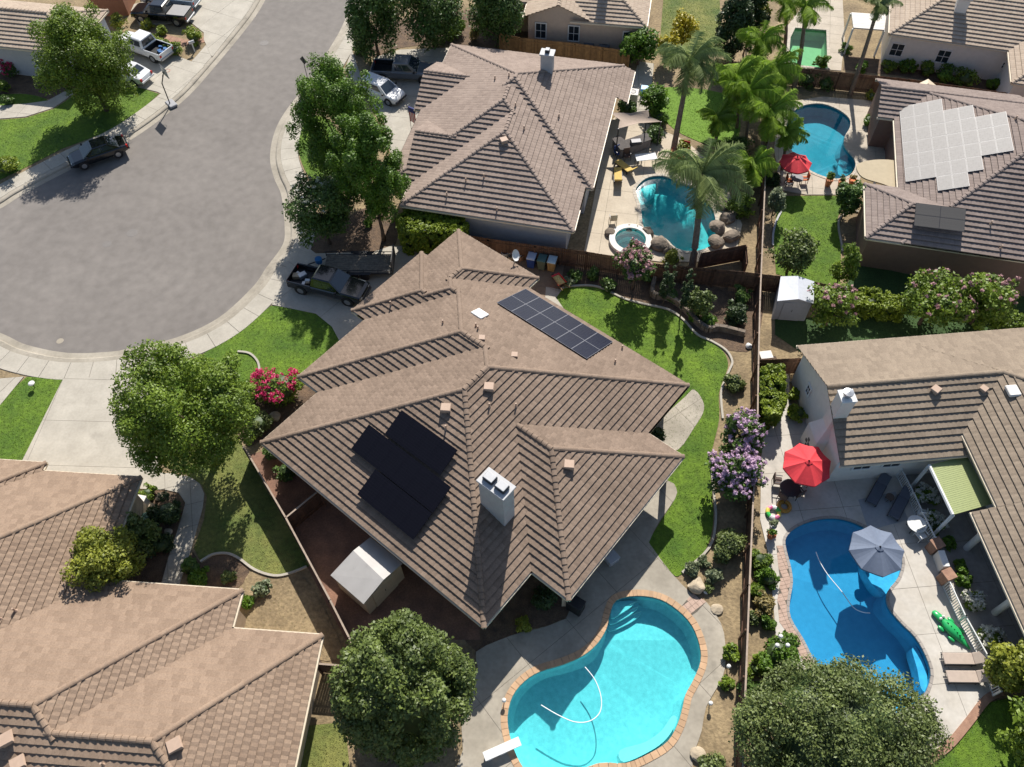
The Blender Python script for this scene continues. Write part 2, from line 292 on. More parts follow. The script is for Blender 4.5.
# ------------------------------------------------------------------ houses
class House:
    def __init__(s, name, label, theta, tile, wall, pitch=0.42, eave=3.1, ov=0.55, expo=0.37, tw=0.30, butt=0.048, seed=1, hump=.010):
        s.root = thing(name, label, 'house'); s.th = theta; s.tile = tile; s.wallm = wall; s.p = pitch; s.h = eave; s.ov = ov; s.expo = expo; s.tw = tw; s.butt = butt; s.hump = hump
        s.U = Vector((math.cos(theta), math.sin(theta))); s.V = Vector((-s.U.y, s.U.x)); s.blocks = []; s.capset = set(); s.rng = random.Random(seed)
    def W(s, u, v, z): q = s.U*u+s.V*v; return Vector((q.x, q.y, z))
    def uv(s, px, py, z): q = G(px, py, z).xy; return q.dot(s.U), q.dot(s.V)
    def block(s, u0, u1, v0, v1, sides='u0 u1 v0 v1', h=None, wall=True, p=None):
        h = s.h if h is None else h; p = s.p if p is None else p; k0 = (CAM_H-s.h)/41.2; u0, u1, v0, v1 = u0*k0, u1*k0, v0*k0, v1*k0
        pl = {}
        for k in sides.split():
            pl[k] = {'u0': (p, 0, h-p*u0), 'u1': (-p, 0, h+p*u1), 'v0': (0, p, h-p*v0), 'v1': (0, -p, h+p*v1)}[k]
        s.blocks.append(dict(r=(u0, u1, v0, v1), pl=pl, h=h, wall=wall, p=p)); return s
    def height(s, u, v):
        b = None
        for bl in s.blocks:
            u0, u1, v0, v1 = bl['r']
            if u0-1e-6 <= u <= u1+1e-6 and v0-1e-6 <= v <= v1+1e-6:
                z = min(a*u+c*v+d for a, c, d in bl['pl'].values()); b = z if b is None else max(b, z)
        return b
    def on_roof(s, px, py, lift=0.0):
        """where the line of sight of a pixel meets the roof"""
        z = s.h+2.5
        for _ in range(60):
            u, v = s.uv(px, py, z); q = s.height(u, v); z = z*.5 + .5*(q if q is not None else s.h)
        return u, v, z+lift
    def on_plane(s, plane, px, py):
        a, b, c = s.blocks[plane[0]]['pl'][plane[1]]; z = s.h+1
        for _ in range(80): u, v = s.uv(px, py, z); z = .5*z+.5*(a*u+b*v+c)
        return s.W(u, v, z)
    def dom(s, i, zk):
        """convex regions of the other blocks that lie above plane zk of block i, as half planes"""
        out = []
        for j, o in enumerate(s.blocks):
            if j == i: continue
            e = 1e-4 if j < i else -1e-4
            u0, u1, v0, v1 = o['r']
            out.append([(1, 0, -u0), (-1, 0, u1), (0, 1, -v0), (0, -1, v1)] + [(a-zk[0], b-zk[1], c-zk[2]+e) for a, b, c in o['pl'].values()])
        return out
    def build(s):
        roof = link('roof', None, s.root); s.roof = roof
        tv, tf, tt = [], [], []
        def quad(pts, tint):
            n = len(tv); tv.extend(tuple(p) for p in pts); tf.append(tuple(range(n, n+len(pts)))); tt.append(tint)
        caps = MB(); gut = []; deck = MB()
        for i, bl in enumerate(s.blocks):
            u0, u1, v0, v1 = bl['r']; rect = [(u0, v0), (u1, v0), (u1, v1), (u0, v1)]
            for k, zk in bl['pl'].items():
                poly = rect
                for m_, zm in bl['pl'].items():
                    if m_ != k and poly: poly = clip(poly, zm[0]-zk[0], zm[1]-zk[1], zm[2]-zk[2])
                if len(poly) < 3: continue
                conv = poly; pieces = [poly]
                for D in s.dom(i, zk):
                    nxt = []
                    for pc in pieces:
                        cur = pc
                        for (A, B, C) in D:
                            if len(cur) < 3: break
                            o_ = clip(cur, -A, -B, -C)
                            if len(o_) >= 3: nxt.append(o_)
                            cur = clip(cur, A, B, C)
                    pieces = nxt
                def ar(q): return abs(sum(a[0]*b[1]-b[0]*a[1] for a, b in zip(q, q[1:]+q[:1])))/2
                pieces = [q for q in pieces if ar(q) > .004]
                # local frame on the plane: x along the eave, y up the slope
                sl = math.sqrt(1+bl['p']**2); eu = {'u0': (0, 1), 'u1': (0, -1), 'v0': (-1, 0), 'v1': (1, 0)}[k]; su = {'u0': (1, 0), 'u1': (-1, 0), 'v0': (0, 1), 'v1': (0, -1)}[k]
                base = {'u0': u0, 'u1': -u1, 'v0': v0, 'v1': -v1}[k]
                def toxy(q): return (q[0]*eu[0]+q[1]*eu[1], (q[0]*su[0]+q[1]*su[1]-base)*sl)
                nrm = (s.U*(-su[0]*bl['p'])+s.V*(-su[1]*bl['p'])); nrm = Vector((nrm.x, nrm.y, 1)).normalized()
                def to3(x, y, lift):
                    t = y/sl+base; u = x*eu[0]+t*su[0]; v = x*eu[1]+t*su[1]
                    return s.W(u, v, zk[0]*u+zk[1]*v+zk[2]) + nrm*lift
                for pc in pieces:
                    xy = [toxy(q) for q in pc]; deck.poly([to3(x, y, 0.0) for x, y in xy])
                    ymin, ymax = min(q[1] for q in xy), max(q[1] for q in xy)
                    for r in range(int(math.floor(ymin/s.expo)), int(math.ceil(ymax/s.expo))):
                        ya, yb = r*s.expo, (r+1)*s.expo
                        row = clip(clip(xy, 0, 1, -ya), 0, -1, yb)
                        if len(row) < 3: continue
                        off = (r % 2)*s.tw*.5; xa, xb = min(q[0] for q in row), max(q[0] for q in row)
                        for c in range(int(math.floor((xa-off)/s.tw)), int(math.ceil((xb-off)/s.tw))):
                            x0 = c*s.tw+off; x1 = x0+s.tw; xm = x0+s.tw*.5
                            rr = random.Random(((i*4+'u0 u1 v0 v1'.split().index(k))*1009+r)*4001+c); j = rr.uniform(-.006, .006); tint = rr.random(); tw_ = rr.uniform(-.004, .004)
                            bt = s.butt
                            def lift(x, y): return .008+(bt+j)*(1-(y-ya)/s.expo)+s.hump*(1-abs(x-xm)/(s.tw*.5))+tw_*(x-xm)/s.tw
                            for xa_, xb_ in ((x0, xm), (xm, x1)):
                                t = clip(clip(row, 1, 0, -xa_), -1, 0, xb_)
                                if len(t) < 3 or ar(t) < .0008: continue
                                quad([to3(x, y, lift(x, y)) for x, y in t], tint)
                                n = len(t)
                                for q in range(n):
                                    a, b = t[q], t[(q+1) % n]
                                    if abs(a[1]-ya) < 1e-5 and abs(b[1]-ya) < 1e-5: quad([to3(*a, 0), to3(*b, 0), to3(*b, lift(*b)), to3(*a, lift(*a))], tint)
                # ridge and hip caps
                n = len(conv)
                for q in range(n):
                    a, b = conv[q], conv[(q+1) % n]
                    for m_, zm in bl['pl'].items():
                        if m_ <= k: continue
                        f = lambda P: (zm[0]-zk[0])*P[0]+(zm[1]-zk[1])*P[1]+zm[2]-zk[2]
                        if abs(f(a)) < 1e-5 and abs(f(b)) < 1e-5: s.capline(caps, [(a, b)], zk)
                # eave edge: fascia and gutter
                e0, e1 = {'u0': ((u0, v0), (u0, v1)), 'u1': ((u1, v1), (u1, v0)), 'v0': ((u1, v0), (u0, v0)), 'v1': ((u0, v1), (u1, v1))}[k]
                for a, b in s.visible(e0, e1, s.dom(i, zk), .02):
                    A, B = s.W(*a, bl['h']), s.W(*b, bl['h']); d = (B-A); L = d.length
                    if L < .15: continue
                    rz = math.atan2(d.y, d.x); M = Matrix.Translation(A) @ Matrix.Rotation(rz, 4, 'Z')
                    g = MB(); g.box(-.02, L+.02, .0, .11, -.13, -.015, M).box(-.02, L+.02, -.03, 0, -.2, .0, M); gut.append(g)
            # gable ends: wall triangle, rake board
            for k in ('u0', 'u1', 'v0', 'v1'):
                if k in bl['pl']: continue
                bl.setdefault('open', []).append(k)
        me = bpy.data.meshes.new('tile_courses'); me.from_pydata(tv, [], tf); me.materials.append(s.tile)
        at = me.attributes.new('tint', 'FLOAT', 'FACE'); at.data.foreach_set('value', tt)
        tag(link('tile_courses', me, roof), kind='stuff')
        tag(deck.build('roof_deck', s.tile, roof))
        if caps.f:
            cm = caps.mesh('ridge_caps', s.tile, False); a2 = cm.attributes.new('tint', 'FLOAT', 'FACE'); rr = random.Random(3); vals = []; cur = 0
            for q in range(len(cm.polygons)):
                if q % 8 == 0: cur = rr.uniform(.35, 1)
                vals.append(cur)
            a2.data.foreach_set('value', vals); tag(link('ridge_caps', cm, roof), kind='stuff')
        for g in gut: g.build('gutter', CREAM, roof)
        # walls
        for i, bl in enumerate(s.blocks):
            if not bl['wall']: continue
            u0, u1, v0, v1 = bl['r']; e = s.ov+.011*i; z1 = bl['h']-.05+.004*i
            gi = .3+.01*i
            a0 = u0+(e if 'u0' in bl['pl'] else gi); a1 = u1-(e if 'u1' in bl['pl'] else gi); b0 = v0+(e if 'v0' in bl['pl'] else gi); b1 = v1-(e if 'v1' in bl['pl'] else gi)
            mb = MB(); mb.ring([[s.W(u, v, z) for u, v in ((a0, b0), (a1, b0), (a1, b1), (a0, b1))] for z in (-.1, z1)], False, False)
            pr = bl['p']
            for k in bl.get('open', []):
                if k in ('u0', 'u1'):
                    uu = a0 if k == 'u0' else a1; mid = (v0+v1)/2; mb.poly([s.W(uu, b0, z1), s.W(uu, b1, z1), s.W(uu, b1, bl['h']+pr*(v1-b1)-.04), s.W(uu, mid, bl['h']+pr*(v1-v0)/2-.05), s.W(uu, b0, bl['h']+pr*(b0-v0)-.04)])
                else:
                    vv = b0 if k == 'v0' else b1; mid = (u0+u1)/2; mb.poly([s.W(a0, vv, z1), s.W(a1, vv, z1), s.W(a1, vv, bl['h']+pr*(u1-a1)-.04), s.W(mid, vv, bl['h']+pr*(u1-u0)/2-.05), s.W(a0, vv, bl['h']+pr*(a0-u0)-.04)])
            mb.build('wall', s.wallm, s.root)
            sf = MB(); zz = bl['h']-.16-.004*i; sf.poly([s.W(u, v, zz) for u, v in ((u0+.04, v0+.04), (u1-.04, v0+.04), (u1-.04, v1-.04), (u0+.04, v1-.04))])
            if not bl.get('open'): sf.build('soffit', s.wallm, s.root)
        return s
    def visible(s, a, b, doms, lift):
        iv = [(0.0, 1.0)]
        for D in doms:
            lo, hi = 0.0, 1.0
            for (A, B, C) in D:
                fa, fb = A*a[0]+B*a[1]+C-1e-3, A*b[0]+B*b[1]+C-1e-3
                if fa < 0 and fb < 0: lo, hi = 1, 0; break
                if fa < 0: lo = max(lo, fa/(fa-fb))
                elif fb < 0: hi = min(hi, fa/(fa-fb))
            if lo < hi:
                nv = []
                for x, y in iv:
                    if lo > x: nv.append((x, min(y, lo)))
                    if hi < y: nv.append((max(x, hi), y))
                iv = [q for q in nv if q[1]-q[0] > 1e-3]
        P = lambda t: (a[0]+(b[0]-a[0])*t, a[1]+(b[1]-a[1])*t)
        return [(P(x), P(y)) for x, y in iv]
    def capline(s, caps, segs, zk):
        for a, b in segs:
            A = s.W(*a, zk[0]*a[0]+zk[1]*a[1]+zk[2]); B = s.W(*b, zk[0]*b[0]+zk[1]*b[1]+zk[2])
            if A.z > B.z: A, B = B, A
            d = B-A; L = d.length
            if L < .2: continue
            d.normalize(); side = d.cross(Vector((0, 0, 1))).normalized(); up = side.cross(d); n = max(1, round(L/.36)); st = L/n
            pu, pv = side.xy.dot(s.U), side.xy.dot(s.V); pl_ = math.hypot(pu, pv)
            for q in range(n):
                mid = A.lerp(B, (q+.5)/n); mu, mv = mid.xy.dot(s.U), mid.xy.dot(s.V); h0 = s.height(mu, mv)
                if h0 is None or abs(h0-mid.z) > .05: continue
                hs_ = [s.height(mu+g*pu/pl_, mv+g*pv/pl_) for g in (.3, -.3)]; hs_ = [h0-.15 if x is None else x for x in hs_]
                if h0-sum(hs_)/2 < .03: continue
                key = (round(mid.x, 1), round(mid.y, 1))
                if key in s.capset: continue
                s.capset.add(key); rings = []
                for t, r, lf in ((q*st-.05, .16, .065), (q*st+st, .135, .035)):
                    P = A+d*t; rings.append([P+side*(math.cos(g)*r)+up*(math.sin(g)*.11*r/.16+lf-.035+random.uniform(-.004, .004)) for g in [PI*x/6 for x in range(7)]])
                caps.ring(rings, True, True, closed=False)
    # small things fixed to the roof
    def vent(s, px, py, kind='vent', size=1.0):
        u, v, z = s.on_roof(px, py); P = s.W(u, v, z)
        if kind == 'pipe':
            mb = MB(); mb.cyl(P-Vector((0, 0, .1)), P+Vector((0, 0, .38)), .05, n=8).cyl(P-Vector((0, 0, .05)), P+Vector((0, 0, .12)), .13, .06, n=8)
            return mb.build('vent_pipe', METAL_TAN, s.roof)
        mb = MB(); M = Matrix.Translation(P) @ Matrix.Rotation(s.th+.6, 4, 'Z'); k = size
        mb.box(-.24*k, .24*k, -.22*k, .22*k, -.15, .20*k, M, .03); mb.ring([[M @ Vector(q) for q in r] for r in ([(-.30*k, -.28*k, .20*k), (.30*k, -.28*k, .20*k), (.30*k, .28*k, .20*k), (-.30*k, .28*k, .20*k)], [(-.26*k, -.24*k, .29*k), (.26*k, -.24*k, .29*k), (.26*k, .24*k, .29*k), (-.26*k, .24*k, .29*k)])])
        return mb.build('roof_vent', s.ventm if hasattr(s, 'ventm') else METAL_TAN, s.roof)
    def chimney(s, px, py, top_z, w, d, m_, flues=1, rz=None, capm=None):
        """px, py: centre of the chimney's top in the photograph"""
        q = G(px, py, top_z); rz = s.th if rz is None else rz; M = Matrix.Translation((q.x, q.y, 0)) @ Matrix.Rotation(rz, 4, 'Z')
        ch = MB().box(-w/2, w/2, -d/2, d/2, 1.2, top_z-.1, M).build('chimney', m_, s.root)
        MB().box(-w/2-.09, w/2+.09, -d/2-.09, d/2+.09, top_z-.12, top_z, M, .02).build('chimney_cap', capm or CAPG, ch)
        for f in range(flues):
            x = (f-(flues-1)/2)*w*.48
            fl = MB(); fl.box(x-w*.19, x+w*.19, -d*.3, d*.3, top_z, top_z+.22, M, .03); fl.build('flue', STEEL_DARK, ch)
            cp_ = MB(); cp_.box(x-w*.17, x+w*.17, -d*.27, d*.27, top_z+.22, top_z+.28, M, .02); cp_.build('spark_arrestor', CAPG, ch)
        return ch
    def window(s, P, nrm, w_, h_, panes=2):
        """P: centre on the wall face, nrm: outward normal"""
        rz = math.atan2(nrm.y, nrm.x)-PI/2; M = Matrix.Translation(P) @ Matrix.Rotation(rz, 4, 'Z')
        wn = MB().box(-w_/2, w_/2, -.02, .03, -h_/2, h_/2, M).build('window', GLASSD, s.root)
        f = MB()
        for x in (-w_/2, w_/2): f.box(x-.05, x+.05, .0, .07, -h_/2-.05, h_/2+.05, M)
        for z in (-h_/2, h_/2): f.box(-w_/2+.05, w_/2-.05, .0, .068, z-.05, z+.05, M)
        for q in range(1, panes): x = -w_/2+w_*q/panes; f.box(x-.02, x+.02, .03, .055, -h_/2+.05, h_/2-.05, M)
        f.box(-w_/2+.05, w_/2-.05, .03, .054, -.02, .02, M)
        f.build('window_frame', WHITE, wn)
    def rake(s, A, B, m_=None):
        """barge board along a gable's sloping edge"""
        d = B-A; q = d.to_track_quat('X', 'Z'); M = Matrix.Translation(A) @ q.to_matrix().to_4x4()
        MB().box(0, d.length, -.06, .06, -.16, .07, M).build('barge_board', m_ or s.tile, s.roof)
CAPG = plain('chimney_cap_grey', (0.46, 0.46, 0.46), .7)
METAL_TAN = plain('painted_vent', (0.42, 0.30, 0.22), .7)

# main house in the middle
TILE_MAIN = tile_mat('brown_roof_tile', (0.285, 0.212, 0.160), (0.172, 0.126, 0.094))
k_ = 41.2/41.3
u1, u2, u3, u4, u5, u6, u7 = [x*k_ for x in (-30.76, -30.19, -29.48, -27.58, -22.88, -10.08, -7.57)]
va, vb, vc, vef, vg, vw, vm, vn = [x*k_ for x in (19.6, 26.35, 29.64, 28.5, 13.66, 9.02, 24.0, 12.93)]
hm = House('house', 'large brown tiled hip roof house with dark solar panels in the centre', math.radians(-40.68), TILE_MAIN, STUCCO_TAN, pitch=.427, ov=.75, seed=1, butt=.08)
hm.block(u4, u6, vw, vef).block(u3, u6, vg, vef).block(u2, -15, va, vef, 'u0 v0 v1').block(u2, u5, va, vc, 'u0 u1 v0 v1').block(u1, -26.7, va, vb, 'u0 v0 v1').block(-17, u7, vn, vm, 'u1 v0 v1', wall=False)
hm.build()
# the covered patio wing stands on posts, its inner half is a room
mb = MB(); mb.ring([[hm.W(u, v, z) for u, v in ((-14, vn+.9), (u6-1.3, vn+.9), (u6-1.3, vm-.9), (-14, vm-.9))] for z in (-.1, 3.0)], False, False); mb.build('wall', STUCCO_TAN, hm.root)
for v in (vn+.55, (vn+vm)/2, vm-.55):
    P = hm.W(u7-.55, v, 0); MB().box(P.x-.17, P.x+.17, P.y-.17, P.y+.17, 0, 2.94).build('patio_post', STUCCO_TAN, hm.root)
hm.chimney(496, 483.5, 7.5, 1.65, .85, STUCCO_GREY, 2)
for p in ((446, 409.5), (489, 388.5)): hm.vent(*p)
for p in ((569, 466), ): hm.vent(*p)
for p in ((514.5, 356), (482, 339)): hm.vent(*p, size=.7)
for p in ((443, 324), (476, 327), (622, 349), (615, 363), (446, 429), (489.5, 407), (516, 407), (478, 330), (391, 305)): hm.vent(*p, kind='pipe')
u, v, z = hm.on_roof(479.5, 315); P = hm.W(u, v, z); M = Matrix.Translation(P) @ Matrix.Rotation(hm.th, 4, 'Z') @ Matrix.Rotation(-.4, 4, 'X')
MB().box(-.42, .42, -.42, .42, .0, .16, M, .03).build('skylight', WHITE, hm.roof)

# house behind it, top middle
TILE_GREY = tile_mat('grey_tan_roof_tile', (0.34, 0.268, 0.222), (0.225, 0.174, 0.144))
h2 = House('house', 'grey tan tiled house with tall chimney beside the freeform pool', math.radians(-14.14), TILE_GREY, STUCCO_GREY, pitch=.427, seed=2, butt=.085, expo=.41)
h2.block(-20.3, -5.1, 46.25, 61.97).block(-20.3, -5.65, 43.85, 53.0, 'u0 u1 v0').block(-18.6, -5.65, 41.55, 51, 'u0 u1 v0').block(-5.14, -4.1, 57.55, 61.97, 'u1', h=3.1-.427*1.0, wall=False).block(-20.9, -12, 52.6, 59.1, 'v0 v1').block(-19.2, -12, 43.85, 51.9, 'v0 v1')
h2.build()
h2.chimney(547.5, 52, 7.0, .95, .75, STUCCO_GREY, 1)
for p in ((504, 142), ): h2.vent(*p)
for p in ((466, 182), (484, 178), (447, 196), (497, 211), (495, 80), (509, 77), (515.5, 107), (559, 118), (524, 130)): h2.vent(*p, kind='pipe')

# house with the grey solar field on the right
TILE_PINK = tile_mat('grey_brown_roof_tile', (0.29, 0.235, 0.205), (0.19, 0.15, 0.132))
he = House('house', 'grey brown tiled house with large pale solar field on its roof', math.radians(-14.2), TILE_PINK, STUCCO_BROWN, pitch=.42, ov=.35, seed=3, butt=.085, expo=.40)
he.block(14.6, 30, 45.3, 51.0, 'u0 v0 v1').block(17.0, 42, 45.3, 64.2).block(15.7, 27, 59.3, 64.4, 'v0 v1')
he.build()
for p in ((990, 225), (1000, 249), (1015, 120)): he.vent(*p, kind='pipe')

# lower right house
TILE_SE = tile_mat('tan_roof_tile', (0.305, 0.245, 0.182), (0.20, 0.158, 0.118))
hs = House('house', 'tan tiled gable house with white walls beside the blue pool', math.radians(3.73), TILE_SE, STUCCO_WHITE, pitch=.42, seed=4, butt=.075, expo=.42)
hs.block(20.25, 46, 20.95, 29.65, 'v0 v1').block(26.55, 46, -8, 17.4, 'u0 u1', wall=False).block(27.75, 46, 17.35, 28.45, 'u0 u1 v1', h=3.1+.42*1.2, wall=False)
hs.build()
mb = MB(); mb.ring([[hs.W(u, v, z) for u, v in ((29.3, -8), (45, -8), (45, 29), (29.3, 29))] for z in (-.1, 3.2)], False, False); mb.build('wall', STUCCO_WHITE, hs.root)
for v in (16.4, 12.6, 8.6, 4.6):
    P = hs.W(27.1, v, 0); MB().cyl(P, P+Vector((0, 0, 3.05)), .19, n=14).build('patio_column', STUCCO_WHITE, hs.root)
hs.vent(935, 391, size=.9); hs.vent(983, 390, size=.75)
u, v, z = hs.on_roof(1012, 392); P = hs.W(u, v, z); MB().box(-.34, .34, -.38, .38, 0, .22, Matrix.Translation(P) @ Matrix.Rotation(hs.th, 4, 'Z'), .05).build('roof_cooler', STUCCO_WHITE, hs.roof)

# lower left house
TILE_SW = tile_mat('pinkish_roof_tile', (0.335, 0.244, 0.175), (0.215, 0.152, 0.108))
hw = House('house', 'pinkish brown tiled roof of the house in the lower left corner', math.radians(-5.52), TILE_SW, STUCCO_TAN, pitch=.42, ov=.5, seed=5, butt=.06, hump=.022, tw=.34)
hw.block(-44, -23.76, -4, 20.4).block(-40, -16.05, 0.15, 14.15).block(-34, -11.3, 0.15, 12.1).block(-48, -29.7, -4, 20.95)
hw.build()
for p in ((8, 740), (20, 764), (176, 746)): hw.vent(*p, size=1.1)
for p in ((16, 611), (1, 619), (104, 765)): hw.vent(*p, kind='pipe')

# upper left house
TILE_NW = tile_mat('cream_tan_roof_tile', (0.46, 0.375, 0.29), (0.33, 0.26, 0.20))
hn = House('house', 'cream tiled house with grey wall behind the street tree, upper left corner', math.radians(-11.67), TILE_NW, STUCCO_GREY, pitch=.42, ov=.4, seed=6, butt=.08, expo=.4)
hn.block(-70, -50.5, 56.05, 63.0, 'u1 v0 v1')
hn.build()
MATS_T = mat('terracotta_stucco', (0.30, 0.13, 0.07), .9, var=.08)
P = G(112, 16, 0); MB().box(P.x-1.7, P.x+1.7, P.y, P.y+6, -.1, 3.0).build('garage_wall', MATS_T, hn.root)
g_ = MB(); g_.ring([[(P.x-2, P.y-.3, 3.0), (P.x+2, P.y-.3, 3.0), (P.x+.1, P.y-.3, 3.9)], [(P.x-2, P.y+6, 3.0), (P.x+2, P.y+6, 3.0), (P.x+.1, P.y+6, 3.9)]]); g_.build('garage_roof', TILE_NW, hn.root)

# beige gable house at the top
h3 = House('house', 'beige gable house with two dark windows beyond the golden fence', math.radians(-10.96), TILE_NW, STUCCO_PINK, pitch=.42, ov=.35, seed=7, butt=.08, expo=.4)
h3.block(-16, -4, 70.6, 80).block(-7, -.13, 68.2, 80, 'u1 v0 v1').block(-11.3, -5.0, 68.25, 76, 'u0 u1')
h3.build()
K3 = (CAM_H-3.1)/41.2
for px, py in ((542, 26), (574.5, 30)):
    q = G(px, py, 1.75); h3.window(Vector((q.x, q.y, 1.75)) + Vector((h3.V.x, h3.V.y, 0))*(68.25*K3+.27-q.xy.dot(h3.V)), Vector((-h3.V.x, -h3.V.y, 0)), 1.0, 1.5)
q = G(627, 30, 1.9); h3.window(Vector((q.x, q.y, 1.9)) + Vector((h3.V.x, h3.V.y, 0))*(68.2*K3+.33-q.xy.dot(h3.V)), Vector((-h3.V.x, -h3.V.y, 0)), .55, .9, 1)
h3.chimney(606, -32, 6.4, .9, .8, STUCCO_PINK)

# white house at the top right
hx = House('house', 'white walled house with pale tiles in the upper right corner', math.radians(-17.3), TILE_NW, STUCCO_WHITE, pitch=.42, ov=.3, seed=8, butt=.08, expo=.4)
hx.block(13.15, 40, 72.2, 86).block(23.0, 34, 67.5, 80)
hx.build()
hx.chimney(966, -4, 5.6, .95, .8, STUCCO_WHITE)
for px, py, wd, hh in ((897, 45, 1.1, 1.2), (943, 50, 1.1, 1.2), (1005, 54.5, .7, .6)):
    z = 1.6; q = G(px, py, z); hx.window(Vector((q.x, q.y, z)) + Vector((hx.V.x, hx.V.y, 0))*(72.2*K3+.32-q.xy.dot(hx.V)), Vector((-hx.V.x, -hx.V.y, 0)), wd, hh, 2)

# ------------------------------------------------------------------ road, kerb, pavement
road_r = catmull(GP([(362, -12), (346.5, 25), (336, 44), (312.6, 81), (289, 112), (278.7, 133), (275, 156), (279, 175), (286.5, 193), (290, 224), (288, 244), (271, 268), (257, 288), (221.6, 320), (177, 341), (130, 351.7), (110, 355.6), (65, 357), (23, 349), (0, 338.6), (-45, 318), (-75, 285), (-70, 250), (-35, 222), (0, 203), (21, 190), (75, 162), (128, 136), (177, 100), (208.6, 66.5), (250, 16), (266, -12)]), 5, closed=False)
top_far = [Vector((road_r[-1].x+26, road_r[-1].y+60)), Vector((road_r[0].x+26, road_r[0].y+60))]
ROAD = road_r + top_far
# the kerb line runs with the road on its right-hand side walking from the top right round the bulb
gutter_in = road_r; sgn = 1
t0 = (road_r[1]-road_r[0]); c0 = sum((p for p in road_r), Vector((0, 0)))/len(road_r)
if Vector((t0.y, -t0.x)).dot(c0-road_r[0]) > 0: sgn = -1
def ol(d): return offset_line(road_r, d*sgn)
ROAD_HOLE = ol(.45)+[top_far[0]+Vector((-.5, 0)), top_far[1]+Vector((.5, 0))]
def strip_mesh(name, prof, mat_, parent=None):
    """a strip that follows the kerb: prof is a list of (offset, height)"""
    mb = MB(); lines = [(ol(d), z) for d, z in prof]
    for (la, za), (lb, zb) in zip(lines, lines[1:]):
        for i in range(len(la)-1): mb.poly([(*la[i], za), (*la[i+1], za), (*lb[i+1], zb), (*lb[i], zb)])
    return mb.build(name, mat_, parent)
def cells(name, outer, z, mat_, size, ang, holes=(), gap=.02, parent=None, origin=(0, 0), skirt=.05, jitter=0):
    """paving: slabs with open joints, every slab an object"""
    par = parent or struct(name); T = tris_of(outer, holes); ca, sa = math.cos(ang), math.sin(ang)
    loc = lambda p: ((p[0]-origin[0])*ca+(p[1]-origin[1])*sa, -(p[0]-origin[0])*sa+(p[1]-origin[1])*ca)
    TL = [[loc(p) for p in t] for t in T]
    bins = {}
    for t in TL:
        for i in range(int(math.floor(min(p[0] for p in t)/size[0])), int(math.floor(max(p[0] for p in t)/size[0]))+1):
            for j in range(int(math.floor(min(p[1] for p in t)/size[1])), int(math.floor(max(p[1] for p in t)/size[1]))+1): bins.setdefault((i, j), []).append(t)
    for (i, j), ts in bins.items():
        mb = MB(); A = 0; zz = z+random.uniform(-.003, .003)
        for t in ts:
            q = clip(clip(clip(clip(t, 1, 0, -i*size[0]-gap/2), -1, 0, (i+1)*size[0]-gap/2), 0, 1, -j*size[1]-gap/2), 0, -1, (j+1)*size[1]-gap/2)
            if len(q) >= 3:
                A += abs(sum(a[0]*b[1]-b[0]*a[1] for a, b in zip(q, q[1:]+q[:1])))/2
                mb.poly([(p[0]*ca-p[1]*sa+origin[0], p[0]*sa+p[1]*ca+origin[1], zz) for p in q])
        if A < .03: continue
        me = mb.mesh('slab', mat_); bm = bmesh.new(); bm.from_mesh(me); bmesh.ops.remove_doubles(bm, verts=bm.verts, dist=2e-3)
        for f in bm.faces:
            if f.normal.z < 0: f.normal_flip()
        ed = [e for e in bm.edges if e.is_boundary]; r = bmesh.ops.extrude_edge_only(bm, edges=ed)
        for g in r['geom']:
            if isinstance(g, bmesh.types.BMVert): g.co.z -= skirt
        bm.to_mesh(me); bm.free(); link('slab', me, par)
    return par

POOLS = {}
POOLS['main'] = catmull(GP([(507, 716), (509, 735), (516, 756), (528, 772), (560, 778), (598, 764), (626, 764), (650, 754), (668, 742), (678, 725), (683, 708), (686, 695), (694, 680), (701, 662), (700, 645), (692, 625), (678, 610), (660, 599), (637, 595.5), (616, 600), (609, 615), (606, 628), (597, 643), (583, 655), (563, 664), (540, 671), (524, 681), (512, 696)], 0), 3)
POOLS['blue'] = catmull(GP([(784.5, 545), (787, 535), (798, 526), (816, 519.5), (834, 518), (850, 521), (868, 529), (888, 542), (902, 558), (899, 577), (888, 592), (888, 606), (900, 622), (915, 637), (925.7, 655.7), (931, 676), (922, 698), (895, 714), (860, 712), (835, 695), (816, 666), (803, 640), (790, 618), (789, 601), (792, 583), (790, 567)], 0), 3)
POOLS['free'] = catmull(GP([(636, 188), (645, 179), (657, 176), (669, 177.6), (681, 183), (697, 189), (706, 200), (714, 212), (716, 232), (710, 247), (692, 252), (676, 249), (665, 239), (652, 235), (643, 227), (641, 214), (639, 203), (636, 195)], 0), 3)
POOLS['east'] = catmull(GP([(785, 130), (788, 121), (795, 110), (806, 105), (822, 104), (838.5, 110), (849.5, 119), (850, 128), (845, 137), (844.7, 147), (853.6, 158), (855.6, 167), (849.5, 176), (836, 179.6), (822, 176.6), (808, 170), (797.5, 160), (791, 150.6), (785, 140)], 0), 3)
POOLS['green'] = GP([(790, 38), (795, 28), (826.5, 30.6), (827.6, 69), (800, 66), (788, 62)], 0)
SPA = [G(630, 242).xy+Vector((math.cos(a), math.sin(a)))*1.18 for a in [2*PI*k/32 for k in range(32)]]
HOLES = [offset_poly(POOLS[k], .02) for k in POOLS]+[offset_poly(SPA, .02)]

